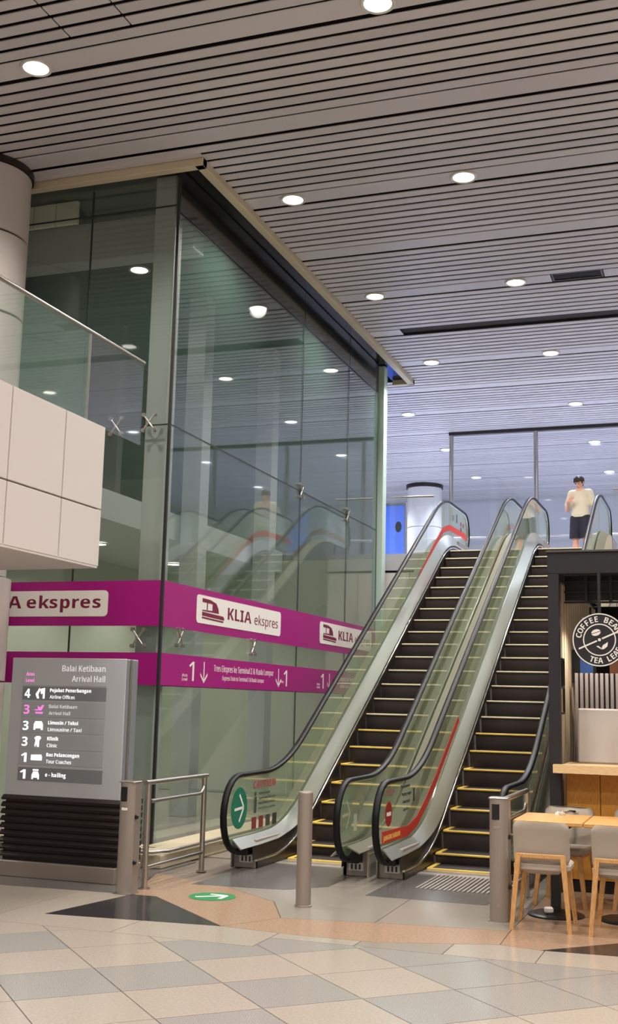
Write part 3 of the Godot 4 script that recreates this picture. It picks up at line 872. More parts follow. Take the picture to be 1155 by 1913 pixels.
func sampled(d0: float, d1: float) -> Array:
	var out := [d0]
	var d := d0
	while true:
		var bend := (d > 11.2 and d < 12.9) or (d > 18.7 and d < 20.4)
		d += 0.08 if bend else 0.5
		if d >= d1 - 0.04: break
		out.append(d)
	out.append(d1)
	return out

func strip(called: String, x0: float, x1: float, lo: Callable, hi: Callable, d0: float, d1: float, mt: Material, parent: Node, o: Vector3, t := 0.012) -> MeshInstance3D:
	# sheet from (x0, lo) to (x1, hi), t thick, following the slope
	var rows := []
	for d in sampled(d0, d1):
		var a := P(x0, lo.call(d), d); var b := P(x1, hi.call(d), d)
		var s := (b - a).normalized()
		var nn := Vector3(-s.y, s.x, 0) * t
		rows.append(PackedVector3Array([o + a, o + b, o + b + nn, o + a + nn]))
	var m := MB.new()
	m.loft(rows)
	return part(called, m, mt, parent)

func build_escalators():
	for e in 2:
		var xl: float = [-4.46, -2.945][e]
		var xr: float = xl + 0.9
		var E := thing("escalator", ["left escalator with a green arrow and caution notice on its newel glass", "right escalator beside the black kiosk, red no entry notice on its newel glass"][e], "escalator", P((xl + xr) / 2, 0, 11.5), 0.0, "pair of escalators")
		var o := -E.position
		# steps: nosing heights every 0.2 m, flattening at both ends
		var nose := [[11.86, 0.012], [12.23, 0.12]]
		for k in 21: nose.append([12.02 + (0.32 + 0.2 * k) / TAN30 + (0.0 if k < 20 else 0.02), 0.32 + 0.2 * k])
		nose[22][1] = 4.3
		for k in nose.size():
			var d: float = nose[k][0]; var y: float = nose[k][1]
			var d1: float = nose[k + 1][0] + 0.05 if k + 1 < nose.size() else d + 0.45
			var yb: float = (nose[k - 1][1] if k else -0.01)
			var st := part("step", bx(o + P((xl + xr) / 2, y - 0.015, (d + d1) / 2), Vector3(0.88, 0.03, d1 - d), 0.004), M.tread, E)
			var rows := []
			for j in 7:      # the riser curves back under the nosing
				var f := j / 6.0
				var yy := lerpf(yb - 0.02, y - 0.02, f)
				var dd := d + 0.012 + 0.035 * (1 - f) * (1 - f)
				rows.append(PackedVector3Array([o + P(xl + 0.01, yy, dd), o + P(xr - 0.01, yy, dd), o + P(xr - 0.01, yy, dd + 0.02), o + P(xl + 0.01, yy, dd + 0.02)]))
			var rm := MB.new()
			rm.loft(rows)
			part("riser", rm, M.riser, st)
			var nm := MB.new()
			nm.cbox(o + P((xl + xr) / 2, y - 0.008, d + 0.01), Vector3(0.88, 0.02, 0.032), 0.004)
			if k < 6:
				for s in [xl + 0.035, xr - 0.035]: nm.cbox(o + P(s, y - 0.0, (d + d1) / 2), Vector3(0.05, 0.006, d1 - d - 0.02), 0.001)
			part("nosing", nm, M.yellow if k < 8 else M.nosing, st)
		part("comb_plate", bx(o + P((xl + xr) / 2, UPPER - 0.02, 20.4), Vector3(0.9, 0.04, 0.9), 0.004), M.brushed, E)
		for s: float in [-1.0, 1.0]:
			var xs: float = xl if s < 0 else xr
			var lowlip := func(d): return base_line(d) + lerpf(0.23, 0.13, smoothstep(11.7, 12.8, d))
			var decktop := func(d): return base_line(d) + 0.32
			# skirt, bead, lower panel, inner deck, outer deck
			strip("skirt", xs + s * 0.004, xs + s * 0.004, func(d): return maxf(base_line(d) - 0.32, 0.0) if d < 19 else base_line(d) - 0.32, func(d): return base_line(d) + 0.075, 11.05, 20.6, M.skirt, E, o, 0.01)
			var bead := []
			for d in sampled(11.0, 20.6): bead.append(o + P(xs + s * 0.002, base_line(d) + 0.085, d))
			var bm := MB.new()
			bm.tube(PackedVector3Array(bead), 0.013, 8)
			part("skirt_bead", bm, M.chrome, E)
			strip("lower_panel", xs + s * 0.012, xs + s * 0.02, func(d): return base_line(d) + 0.09, lowlip, 10.95, 20.6, M.skirt, E, o, 0.006)
			strip("inner_deck", xs + s * 0.004, xs + s * 0.1, lowlip, decktop, 10.62, 21.2, M.deck, E, o, 0.012 * -s)
			strip("outer_deck", xs + s * 0.14, xs + s * 0.27, decktop, func(d): return base_line(d) + 0.26, 10.7, 21.2, M.gutter, E, o, 0.012 * -s)
			var oc := func(d): return base_line(d) + 0.25
			strip("outer_cladding", xs + s * 0.262, xs + s * 0.262, func(d): return maxf(0.0, base_line(d) - 0.9), oc, 11.0, 20.3, M.beige if s > 0 else M.brushed, E, o, 0.012)
			# newel bases below and above
			part("newel_base", bx(o + P(xs + s * 0.145, 0.14, 11.55), Vector3(0.24, 0.28, 1.0), 0.006), M.base_metal, E)
			var inlet := part("handrail_inlet", bx(o + P(xs + s * 0.125, 0.2, 10.99), Vector3(0.13, 0.13, 0.16), 0.01), M.near_black, E)
			part("pictogram_plate", bx(o + P(xs + s * 0.125, 0.09, 11.043), Vector3(0.15, 0.075, 0.006), 0.001), M.white, E)
			for q in 3: part("pictogram", bx(o + P(xs + s * 0.125 - 0.04 + q * 0.04, 0.09, 11.0385), Vector3(0.018, 0.05, 0.004), 0.001), M.ink, E)
			part("newel_base", bx(o + P(xs + s * 0.145, UPPER + 0.13, 20.85), Vector3(0.24, 0.26, 0.9), 0.006), M.brushed, E)
			# handrail
			var path := rail_path()
			var rows := []
			var xh: float = xs + s * 0.12
			for i in path.size():
				var a: Vector2 = path[maxi(i - 1, 0)]; var b: Vector2 = path[mini(i + 1, path.size() - 1)]
				var tg := (b - a).normalized()
				var nn := Vector2(-tg.y, tg.x)
				var ring := PackedVector3Array()
				for q in 12:
					var an := TAU * q / 12
					var w := cos(an) * 0.034; var hh := sin(an) * 0.021
					w = clampf(w * 1.15, -0.032, 0.032)
					var c: Vector2 = path[i] + nn * hh
					ring.append(o + P(xh + w, c.y, c.x))
				rows.append(ring)
			var hm := MB.new()
			hm.loft(rows, true, true, true)
			part("handrail", hm, M.rubber, E)
			var guide := []
			for i in path.size():
				var a: Vector2 = path[maxi(i - 1, 0)]; var b: Vector2 = path[mini(i + 1, path.size() - 1)]
				var tg := (b - a).normalized()
				var c: Vector2 = path[i] - Vector2(-tg.y, tg.x) * 0.022
				guide.append(o + P(xh, c.y, c.x))
			var gm := MB.new()
			gm.tube(PackedVector3Array(guide), 0.011, 8)
			part("handrail_guide", gm, M.chrome, E)
			# glass panes between deck and handrail
			var cuts := [10.8, 12.1, 13.35, 14.6, 15.85, 17.1, 18.35, 19.6, 21.27]
			for k in cuts.size() - 1:
				var lo := PackedVector2Array(); var hi := PackedVector2Array()
				var a: float = cuts[k]; var b: float = cuts[k + 1]
				for d in sampled(a + 0.004, b - 0.004):
					lo.append(Vector2(d, base_line(d) + 0.30)); hi.append(Vector2(d, base_line(d) + 0.892))
				if k == 0:
					var c := PackedVector2Array()
					for q in 11:
						var an := PI / 2 + PI * q / 10.0
						c.append(Vector2(10.8 + cos(an) * 0.335, 0.55 + sin(an) * 0.335))
					lo[0] = Vector2(11.0, 0.3)
					c.reverse()
					hi = c + hi.slice(1)
				if k == cuts.size() - 2:
					for q in 11:
						var an := PI / 2 - PI * q / 10.0
						hi.append(Vector2(21.27 + cos(an) * 0.335, UPPER + 0.55 + sin(an) * 0.335))
				lo.reverse()
				var pg := hi + lo
				var m := MB.new()
				m.prism(pg, o + Vector3(xh - 0.006, 0, 0), Vector3(0, 0, -1), Vector3.UP, Vector3.RIGHT, 0.012)
				part("glass_pane", m, M.esc_glass, E)
			# stickers
			var inside: float = xh - s * 0.008
			if s < 0 and e == 1 or s > 0 and e == 1: ribbon(E, o, inside, -s, [[10.62, 0.42], [11.55, 0.40], [11.9, 0.46], [12.3, 0.62], [12.8, 0.87], [13.9, 1.49]], 0.055, 0.042)
			if e == 0: ribbon(E, o, inside, -s, [[17.86, 3.66], [19.0, 4.38], [19.5, 4.66], [20.0, 4.78], [21.2, 4.80], [21.45, 4.78]], 0.04, 0.06)
			if s < 0: newel_notices(E, o, inside, e)
			if e == 0 and s < 0: top_notices(E, o, inside)
			if e == 0 and s > 0: newel_notices(E, o, inside, 2)

func ribbon(E: Node3D, o: Vector3, x: float, face: float, pts: Array, w0: float, w1: float):
	var rows := []
	var n := pts.size()
	for i in n:
		var a := Vector2(pts[maxi(i - 1, 0)][0], pts[maxi(i - 1, 0)][1]); var b := Vector2(pts[mini(i + 1, n - 1)][0], pts[mini(i + 1, n - 1)][1])
		var tg := (b - a).normalized()
		var nn := Vector2(-tg.y, tg.x) * lerpf(w0, w1, float(i) / (n - 1))
		var c := Vector2(pts[i][0], pts[i][1])
		var p := c + nn; var q := c - nn
		rows.append(PackedVector3Array([o + P(x, p.y, p.x), o + P(x, q.y, q.x), o + P(x + face * 0.002, q.y, q.x), o + P(x + face * 0.002, p.y, p.x)]))
	var m := MB.new()
	m.loft(rows)
	var r := part("red_stripe", m, M.red, E)
	if pts[0][0] < 12.0:
		var k := face * 0.0024
		if face > 0: letters("JANGAN SANDAR", 0.045, M.yellow, r, o + P(x + k, 0.385, 10.66), Vector3(0, 0, -1), Vector3.UP, 0.6, true)

func newel_notices(E: Node3D, o: Vector3, x: float, which: int):
	var along := Vector3(0, 0, -1)
	var X := x + 0.001
	if which == 2: X = x - 0.012      # seen from outside through the glass
	var disc := MB.new()
	if which != 1:
		var c := Vector2(10.79, 0.6)
		disc.prism(circle(0.2, 32), o + P(X, c.y, c.x), along, Vector3.UP, Vector3.RIGHT, 0.002, true)
		var d := part("green_disc", disc, M.green, E)
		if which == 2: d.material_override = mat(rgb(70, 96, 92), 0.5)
		var ar := MB.new()
		for seg in [[Vector2(-0.12, -0.01), Vector2(0.1, 0.0)], [Vector2(0.0, 0.13), Vector2(0.11, 0.0)], [Vector2(0.0, -0.13), Vector2(0.11, 0.0)]]:
			var dd: Vector2 = (seg[1] - seg[0]).normalized()
			var nn := Vector2(-dd.y, dd.x) * 0.013
			ar.prism(PackedVector2Array([seg[0] - nn, seg[1] - nn, seg[1] + nn, seg[0] + nn]), o + P(X + 0.002, c.y, c.x), along, Vector3.UP, Vector3.RIGHT, 0.001)
		part("white_arrow", ar, M.white, d)
		if which == 2:
			part("notice_card", bx(o + P(X, 0.5, 11.08), Vector3(0.002, 0.16, 0.1), 0.0), M.white, E)
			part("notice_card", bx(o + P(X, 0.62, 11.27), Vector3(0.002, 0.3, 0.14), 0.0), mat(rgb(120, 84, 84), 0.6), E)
			return
		letters("CAUTION", 0.075, mat(rgb(160, 70, 70), 0.6), E, o + P(X + 0.001, 0.765, 11.14), along, Vector3.UP, 0.62, true, 0, "caution_lettering")
		for k in 4:
			letters(["Hold the handrail", "Stand clear of the sides", "Mind children and pets", "No trolleys or prams"][k], 0.022, M.ink, E, o + P(X + 0.001, 0.70 - k * 0.05, 11.3), along, Vector3.UP, [0.3, 0.46, 0.44, 0.46][k], false, 0, "caution_lettering")
		var man := MB.new()
		man.prism(circle(0.025, 12), o + P(X + 0.001, 0.71, 11.2), along, Vector3.UP, Vector3.RIGHT, 0.001)
		man.prism(PackedVector2Array([Vector2(-0.03, 0), Vector2(0.03, 0), Vector2(0.045, 0.16), Vector2(-0.02, 0.16)]), o + P(X + 0.001, 0.52, 11.2), along, Vector3.UP, Vector3.RIGHT, 0.001)
		part("pictogram", man, M.ink, E)
		for k in 4:
			part("pictogram_card", bx(o + P(X + 0.001, 0.425, 11.18 + k * 0.19), Vector3(0.002, 0.115, 0.12), 0.0), [mat(rgb(120, 44, 48), 0.6), mat(rgb(120, 44, 48), 0.6), mat(rgb(70, 60, 60), 0.6), mat(rgb(56, 50, 50), 0.6)][k], E)
	else:
		disc.prism(circle(0.115, 32), o + P(X, 0.62, 10.84), along, Vector3.UP, Vector3.RIGHT, 0.002, true)
		var d := part("red_disc", disc, M.dark_red, E)
		part("white_bar", bx(o + P(X + 0.0025, 0.62, 10.84), Vector3(0.001, 0.035, 0.15), 0.0), M.white, d)
		letters("STOP", 0.06, mat(rgb(150, 92, 90), 0.6), E, o + P(X + 0.001, 0.785, 10.72), along, Vector3.UP, 0.3, true, 0, "warning_lettering")
		for k in 4:
			letters(["Keselamatan", "Pegang tangan", "Awas kaki", "anda"][k], 0.03, M.ink, E, o + P(X + 0.001, 0.83 - k * 0.075, 11.28 + 0.03 * k), along, Vector3.UP, [0.34, 0.36, 0.28, 0.2][k], true, 0, "warning_lettering")
		part("notice_card", bx(o + P(X + 0.001, 0.74, 11.78), Vector3(0.002, 0.13, 0.06), 0.0), M.ink, E)

func top_notices(E: Node3D, o: Vector3, x: float):
	for q in [[20.3, 5.0, 0.04, 0.1, M.ink], [20.6, 5.03, 0.06, 0.16, M.ink], [20.95, 4.98, 0.08, 0.07, M.dark_red], [20.95, 4.88, 0.08, 0.07, M.ink], [21.15, 4.98, 0.08, 0.07, M.dark_red]]:
		part("notice_card", bx(o + P(x + 0.001, q[1], q[0]), Vector3(0.002, q[3], q[2]), 0.0), q[4], E)

# ---------------------------------------------------------------- directory sign
func build_sign():
	var S := thing("directory_sign", "grey illuminated directory sign on a dark louvred base", "sign", P(-5.8, 0, 9.6))
	var o := -S.position
	var mid := -5.82
	part("plinth", bx(o + P(mid, 0.07, 9.72), Vector3(1.24, 0.14, 0.5), 0.006), M.brushed, S)
	part("base_core", bx(o + P(mid, 0.42, 9.74), Vector3(1.2, 0.58, 0.42), 0.004), M.near_black, S)
	for k in 9:
		var y := 0.17 + k * 0.0635
		var m := MB.new()
		m.prism(PackedVector2Array([Vector2(0, 0), Vector2(0.035, 0.004), Vector2(0.045, 0.02), Vector2(0.012, 0.05), Vector2(0, 0.05)]), o + P(mid - 0.625, y, 9.535), Vector3.BACK, Vector3.UP, Vector3.RIGHT, 1.25)
		m.cbox(o + P(mid + 0.625, y + 0.025, 9.72), Vector3(0.03, 0.05, 0.4), 0.004)
		part("louvre_slat", m, M.louvre, S)
	part("cabinet", bx(o + P(mid + 0.005, 1.365, 9.64), Vector3(1.235, 1.27, 0.2), 0.008), M.sign_dark, S)
	var edge := part("edge_strip", bx(o + P(mid + 0.63, 1.365, 9.59), Vector3(0.012, 1.27, 0.02), 0.002), M.steel, S)
	var fp := part("face_panel", bx(o + P(mid, 1.365, 9.53), Vector3(1.225, 1.275, 0.02), 0.004), M.sign_grey, S)
	var F := 9.519
	var rows := [[1.95, 1.745, 0], [1.735, 1.61, 2], [1.595, 1.45, 1], [1.44, 1.305, 1], [1.295, 1.155, 1], [1.145, 1.01, 1], [0.985, 0.865, 2]]
	for r in rows:
		var y: float = (r[0] + r[1]) / 2
		part("sign_strip", bx(o + P(mid - 0.03, y, F), Vector3(0.9, r[0] - r[1], 0.006), 0.001), [M.sign_grey, M.sign_strip, M.sign_dark][r[2]], fp)
	var T := F - 0.0035
	var L := Vector3.RIGHT; var Uv := Vector3.UP
	letters("Balai Ketibaan", 0.055, M.lit_dim, fp, o + P(-5.42, 1.88, T), L, Uv, 0.46, false, 2)
	letters("Arrival Hall", 0.055, M.lit_dim, fp, o + P(-5.42, 1.785, T), L, Uv, 0.35, false, 2)
	letters("Aras", 0.03, M.lit_pink, fp, o + P(-6.27, 1.835, T), L, Uv, 0.09, true)
	letters("Level", 0.03, M.lit_pink, fp, o + P(-6.27, 1.775, T), L, Uv, 0.09, true)
	var items := [["4", "Pejabat Penerbangan", "Airline Offices", 1.672], ["3", "Balai Ketibaan", "Arrival Hall", 1.522], ["3", "Limosin / Teksi", "Limousine / Taxi", 1.372], ["3", "Klinik", "Clinic", 1.225], ["1", "Bas Pelancongan", "Tour Coaches", 1.078], ["1", "e - hailing", "", 0.925]]
	for i in items.size():
		var it = items[i]
		var y: float = it[3]
		var mt: Material = M.lit_pink if i == 1 else M.lit_white
		letters(it[0], 0.085, mt, fp, o + P(-6.275, y - 0.045, T), L, Uv, 0.062, true)
		if it[2] != "":
			letters(it[1], 0.032, M.lit_white if i != 1 else M.lit_dim, fp, o + P(-6.0, y + 0.014, T), L, Uv, [0.44, 0.3, 0.32, 0.12, 0.35, 0.2][i], i != 1)
			letters(it[2], 0.032, M.lit_white if i != 1 else M.lit_dim, fp, o + P(-6.0, y - 0.048, T), L, Uv, [0.27, 0.23, 0.36, 0.11, 0.27, 0.2][i])
		else:
			letters(it[1], 0.036, M.lit_white, fp, o + P(-6.0, y - 0.018, T), L, Uv, 0.22, true)
		icon(i, fp, o + P(-6.105, y, T), mt)

func icon(i: int, parent: Node, c: Vector3, mt: Material):
	var m := MB.new()
	var ad := func(a: Array):
		var l := PackedVector2Array()
		for k in range(0, a.size(), 2): l.append(Vector2(a[k], a[k + 1]) * 0.01)
		m.prism(l, c, Vector3.RIGHT, Vector3.UP, Vector3.BACK, 0.002)
	match i:
		0:
			ad.call([-5, -1, -1, 5, 0, 3, -2, -1, -1, -5, -3, -5]); ad.call([0, 4, 5, 5, 5, -5, 3, -5, 3, 0, 1, -1])
		1:
			ad.call([-5, 0, -1, 0, 3, 4, 5, 4, 3, 0, 2, -1, -5, -1]); ad.call([-4, -2.4, 4, -2.4, 4, -4, -4, -4]); ad.call([-1, 0, -2, 3, -1, 3, 2, 0])
		2:
			ad.call([-5, -4, -5, 1, -3.4, 4, 3.4, 4, 5, 1, 5, -4, 3, -4, 3, -2.6, -3, -2.6, -3, -4])
		3:
			ad.call([-2, 1, -3.5, 3.4, -1, 5, 2.5, 5, 4, 3.2, 2, 1, 2, -5, 0, -5, -1, -2, -2, -5, -3, -4])
		4:
			ad.call([-6, -2.6, -6, 2.4, 5, 2.8, 6, 1, 6, -2.6])
		5:
			ad.call([-4, -4.6, -4, -0.5, -2.6, 2.4, 2.6, 2.4, 4, -0.5, 4, -4.6, 2.4, -4.6, 2.4, -3.2, -2.4, -3.2, -2.4, -4.6]); ad.call([-3, 3, 3, 3, 3, 4.6, -3, 4.6])
	part("icon", m, mt, parent)

# ---------------------------------------------------------------- bollards and barrier rails
func build_barriers():
	var mk := func(at: Vector3, turn: float, label: String):
		var b := thing("sensor_bollard", label, "bollard", at, turn, "steel sensor bollards before the escalators")
		var m := MB.new()
		var prof := PackedVector2Array()
		for k in 13:
			var a := PI + PI * k / 12.0
			prof.append(Vector2(cos(a) * 0.075, -0.03 + sin(a) * 0.045))
		prof.append(Vector2(0.075, 0.07)); prof.append(Vector2(-0.075, 0.07))
		m.prism(prof, Vector3(0, 0, 0), Vector3.RIGHT, Vector3.FORWARD, Vector3.UP, 0.925, false)
		part("body", m, M.brushed, b)
		var cap := MB.new()
		cap.prism(rrect(0.16, 0.15, 0.02), Vector3(0, 0.925, 0), Vector3.RIGHT, Vector3.FORWARD, Vector3.UP, 0.014, false, 0.004)
		part("cap", cap, M.steel, b)
		var w := part("sensor_window", bx(Vector3(-0.018, 0.83, 0.068), Vector3(0.06, 0.125, 0.02), 0.004), M.near_black, b)
		part("label_plate", bx(Vector3(-0.01, 0.705, 0.073), Vector3(0.055, 0.022, 0.006), 0.002), M.white if label.begins_with("left") else M.brushed, b)
		part("screw", bx(Vector3(0.0, 0.12, 0.0745), Vector3(0.01, 0.01, 0.004), 0.001), M.steel, b)
		for y in [0.64, 0.26]: part("knob", bx(Vector3(0.08, y, 0.02), Vector3(0.03, 0.035, 0.035), 0.006), M.near_black, b)
		var base := MB.new()
		base.prism(rrect(0.18, 0.18, 0.03), Vector3.ZERO, Vector3.RIGHT, Vector3.FORWARD, Vector3.UP, 0.006)
		part("foot_plate", base, M.steel, b)
	mk.call(P(-4.9, 0, 9.14), 0.0, "left sensor bollard with a black window, beside the directory sign")
	mk.call(P(-1.73, 0, 9.37), 0.0, "right sensor bollard with a black window, beside the cafe table")
	var c := thing("bollard", "plain round steel bollard standing before the left escalator", "bollard", P(-3.32, 0, 9.24))
	var m := MB.new()
	m.lathe(PackedVector2Array([Vector2(0, 0), Vector2(0.062, 0), Vector2(0.062, 0.905), Vector2(0.058, 0.915), Vector2(0, 0.918)]), Vector3.ZERO, 32)
	part("tube", m, M.brushed, c)
	var ft := MB.new()
	ft.lathe(PackedVector2Array([Vector2(0.07, 0), Vector2(0.07, 0.012), Vector2(0.06, 0.016)]), Vector3.ZERO, 32)
	part("foot_ring", ft, M.steel, c)
	for s in 2:
		var x: float = [-4.87, -1.72][s]
		var r := thing("barrier_rail", ["steel barrier rail in front of the glass lobby", "steel barrier rail behind the right bollard beside the kiosk"][s], "barrier", P(x, 0, 10.0))
		var o := -r.position
		var da: float = [9.42, 9.53][s]
		for d in [da, 10.6]:
			var pm := MB.new()
			pm.tube(PackedVector3Array([o + P(x, 0, d), o + P(x, 0.9, d)]), 0.026, 14)
			var pp := part("post", pm, M.steel, r)
			var fl := MB.new()
			fl.lathe(PackedVector2Array([Vector2(0, 0.01), Vector2(0.05, 0.01), Vector2(0.05, 0)]), o + P(x, 0, d), 20)
			part("flange", fl, M.steel, pp)
		for q in [[0.91, da - 0.05, 10.66], [0.745, da, 10.56], [0.18, da, 10.6]]:
			var tm := MB.new()
			if q[0] > 0.7 and q[0] < 0.8: tm.tube(PackedVector3Array([o + P(x, q[0], q[1] + 0.05), o + P(x, q[0], q[2] - 0.06), o + P(x, q[0] + 0.02, q[2] - 0.01), o + P(x, q[0] + 0.06, q[2] + 0.03)]), 0.018, 12)
			else: tm.tube(PackedVector3Array([o + P(x, q[0], q[1]), o + P(x, q[0], q[2])]), 0.022 if q[0] > 0.8 else 0.018, 12)
			part("rail", tm, M.steel, r)

# ---------------------------------------------------------------- coffee kiosk
func build_kiosk():
	var K := thing("coffee_kiosk", "black framed coffee kiosk with wooden battens inside", "kiosk", P(-1.5, 0, 11.0))
	var o := -K.position
	for x in [-1.515, 1.4]:
		part("post", bx(o + P(x, 1.45, 11.05), Vector3(0.105, 2.9, 0.1), 0.004), M.black, K)
		part("post", bx(o + P(x, 1.45, 14.75), Vector3(0.105, 2.9, 0.1), 0.004), M.black, K)
	part("top_beam", bx(o + P(-0.06, 3.0, 11.05), Vector3(3.02, 0.2, 0.1), 0.004), M.black, K)
	part("top_trim", bx(o + P(-0.06, 3.11, 11.05), Vector3(3.04, 0.02, 0.13), 0.003), mat(rgb(70, 70, 66), 0.5), K)
	for x in [-1.515, 1.4]: part("side_beam", bx(o + P(x, 3.0, 12.9), Vector3(0.1, 0.2, 3.6), 0.004), M.black, K)
	part("roof", bx(o + P(-0.06, 3.08, 12.9), Vector3(2.9, 0.04, 3.6), 0.0), M.near_black, K)
	part("side_panel", bx(o + P(-1.53, 1.45, 12.9), Vector3(0.02, 2.9, 3.6), 0.0), M.near_black, K)
	part("back_panel", bx(o + P(-0.06, 1.45, 14.72), Vector3(2.8, 2.9, 0.04), 0.0), M.near_black, K)
	var bt := bx(Vector3.ZERO, Vector3(0.012, 2.62, 0.13), 0.003).mesh()
	for k in 18: part("batten", bt, M.batten, K, o + P(-1.513, 1.55, 11.2 + k * 0.2))
	# black grid behind the top beam
	for k in 12: part("grid_bar", bx(o + P(-1.25 + k * 0.23, 2.78, 11.35), Vector3(0.03, 0.26, 0.03), 0.002), M.black, K)
	for k in 3: part("grid_bar", bx(o + P(-0.06, 2.66 + k * 0.1, 11.37), Vector3(2.8, 0.02, 0.02), 0.002), M.black, K)
	part("grid_panel", bx(o + P(-0.06, 2.8, 11.42), Vector3(2.8, 0.24, 0.02), 0.0), M.near_black, K)
	# small black frames on the batten wall
	for q in [[1.98, 11.35, 0.26, 0.12], [1.72, 11.28, 0.24, 0.26]]:
		var fr := MB.new()
		for s: float in [-1.0, 1.0]:
			fr.cbox(o + P(-1.48, q[0], q[1] + s * q[3] / 2), Vector3(0.02, q[2], 0.02), 0.002)
			fr.cbox(o + P(-1.48, q[0] + s * q[2] / 2, q[1]), Vector3(0.02, 0.02, q[3]), 0.002)
		part("wall_frame", fr, M.near_black, K)
	# counter: fronts and worktop
	var C := thing("counter_unit", "golden wooden counter front of the coffee kiosk", "counter", P(-1.46, 0, 11.12))
	o = -C.position
	part("kick_board", bx(o + P(-0.06, 0.05, 11.3), Vector3(2.78, 0.1, 0.36), 0.0), M.near_black, C)
	for k in 8:
		part("front_panel", bx(o + P(-1.455 + 0.155 + k * 0.31 + 0.02, 0.58, 11.13), Vector3(0.305, 0.94, 0.03), 0.003), M.counter_wood, C)
	part("carcass", bx(o + P(-0.06, 0.58, 11.34), Vector3(2.76, 0.94, 0.38), 0.0), M.counter_wood, C)
	var wt := MB.new()
	wt.prism(PackedVector2Array([Vector2(-1.52, 10.88), Vector2(1.34, 10.88), Vector2(1.34, 11.55), Vector2(-1.45, 11.55), Vector2(-1.45, 10.985), Vector2(-1.52, 10.985)]), Vector3(0, 1.063, 0), Vector3.RIGHT, Vector3.FORWARD, Vector3.UP, 0.075)
	solo("worktop", wt, M.counter_top, "pale wooden worktop on the kiosk counter", "worktop")
	solo("display_case", bx(P(-0.6, 1.395, 11.5), Vector3(1.5, 0.51, 0.28), 0.015), mat(rgb(196, 190, 188), 0.35), "pale grey display case standing on the kiosk worktop", "display case")
	var ms := thing("menu_board", "blue menu board hanging behind the round sign", "menu board", P(-1.37, 2.08, 12.3))
	part("board", bx(Vector3(-0.02, 0, 0), Vector3(0.24, 0.34, 0.03), 0.004), M.near_black, ms)
	part("print", bx(Vector3(0.01, 0, 0.017), Vector3(0.13, 0.28, 0.004), 0.0), mat(rgb(58, 96, 172), 0.5), ms)
	var mb := thing("menu_board", "brown menu board beside the blue one behind the round sign", "menu board", P(-1.02, 2.05, 12.3))
	part("board", bx(Vector3.ZERO, Vector3(0.22, 0.32, 0.03), 0.004), mat(rgb(120, 72, 40), 0.5), mb)
	var rs := thing("ribbed_screen", "low screen of grey vertical ribs behind the display case in the kiosk", "screen", P(-0.75, 0, 12.0))
	part("screen_panel", bx(Vector3(0, 1.0, -0.03), Vector3(1.4, 2.0, 0.02), 0.0), M.louvre, rs)
	var rb := bx(Vector3.ZERO, Vector3(0.032, 2.0, 0.03), 0.003).mesh()
	for k in 28: part("rib", rb, M.rib, rs, Vector3(-0.68 + k * 0.05, 1.0, 0.0))
	var kl := thing("spot_lamp", "small white lamp under the kiosk roof behind the black grid", "lamp", P(-1.25, 2.5, 11.7))
	part("housing", bx(Vector3(0, 0.02, 0), Vector3(0.16, 0.04, 0.1), 0.006), M.white, kl)
	part("lens", bx(Vector3(0, -0.004, 0), Vector3(0.13, 0.008, 0.07), 0.0), M.lens, kl)
	part("stem", bx(Vector3(0, 0.09, 0), Vector3(0.02, 0.1, 0.02), 0.0), M.black, kl)
	var sp := SpotLight3D.new()
	sp.name = "lamp"; sp.rotation.x = -PI / 2; sp.position.y = -0.03; sp.spot_angle = 80.0; sp.spot_attenuation = 2.0; sp.spot_range = 30.0
	sp.light_size = 0.05; sp.light_energy = 1.0; sp.light_color = Color(1, 0.95, 0.88); sp.shadow_enabled = true
	kl.add_child(sp)
	# round hanging sign
	var s := thing("round_sign", "round black sign with white coffee bean emblem and lettering", "sign", P(-1.09, 2.275, 10.93))
	var dm := MB.new()
	dm.prism(circle(0.245, 56), Vector3(0, 0, -0.05), Vector3.RIGHT, Vector3.UP, Vector3.BACK, 0.05, true)
	var disc := part("disc", dm, M.black, s)
	for q in [[0.243, 0.233], [0.148, 0.138]]:
		var rg := MB.new()
		var rows := []
		for k in 65:
			var a := TAU * k / 64
			var dir := Vector3(cos(a), sin(a), 0)
			rows.append(PackedVector3Array([dir * q[0] + Vector3(0, 0, 0.0005), dir * q[0] + Vector3(0, 0, 0.004), dir * q[1] + Vector3(0, 0, 0.004), dir * q[1] + Vector3(0, 0, 0.0005)]))
		rg.loft(rows, true, false)
		part("ring", rg, M.white, s)
	arc_text("COFFEE BEAN", disc, 0.19, 0.052, 168.0, 28.0, true)
	arc_text("TEA LEAF", disc, 0.19, 0.052, 248.0, 332.0, false)
	var em := MB.new()
	var Z := Vector3(0, 0, 0.0005)
	var dir2 := Vector2(cos(0.42), sin(0.42))
	var nn2 := Vector2(-dir2.y, dir2.x) * 0.007
	em.prism(PackedVector2Array([-dir2 * 0.205 - nn2, -dir2 * 0.025 - nn2, -dir2 * 0.025 + nn2, -dir2 * 0.205 + nn2]), Z, Vector3.RIGHT, Vector3.UP, Vector3.BACK, 0.004)
	em.prism(PackedVector2Array([dir2 * 0.025 - nn2, dir2 * 0.205 - nn2, dir2 * 0.205 + nn2, dir2 * 0.025 + nn2]), Z, Vector3.RIGHT, Vector3.UP, Vector3.BACK, 0.004)
	em.prism(rrect(0.026, 0.026, 0.008, 4), Z, Vector3.RIGHT, Vector3.UP, Vector3.BACK, 0.004)
	for sg in [-1.0, 1.0]:      # two halves of the bean
		var half := PackedVector2Array()
		for k in 13:
			var a := PI * k / 12.0
			half.append(Vector2(-0.03, 0.066) + Vector2(cos(a) * 0.042, sg * (0.003 + sin(a) * 0.026)).rotated(0.3))
		em.prism(half, Z, Vector3.RIGHT, Vector3.UP, Vector3.BACK, 0.004)
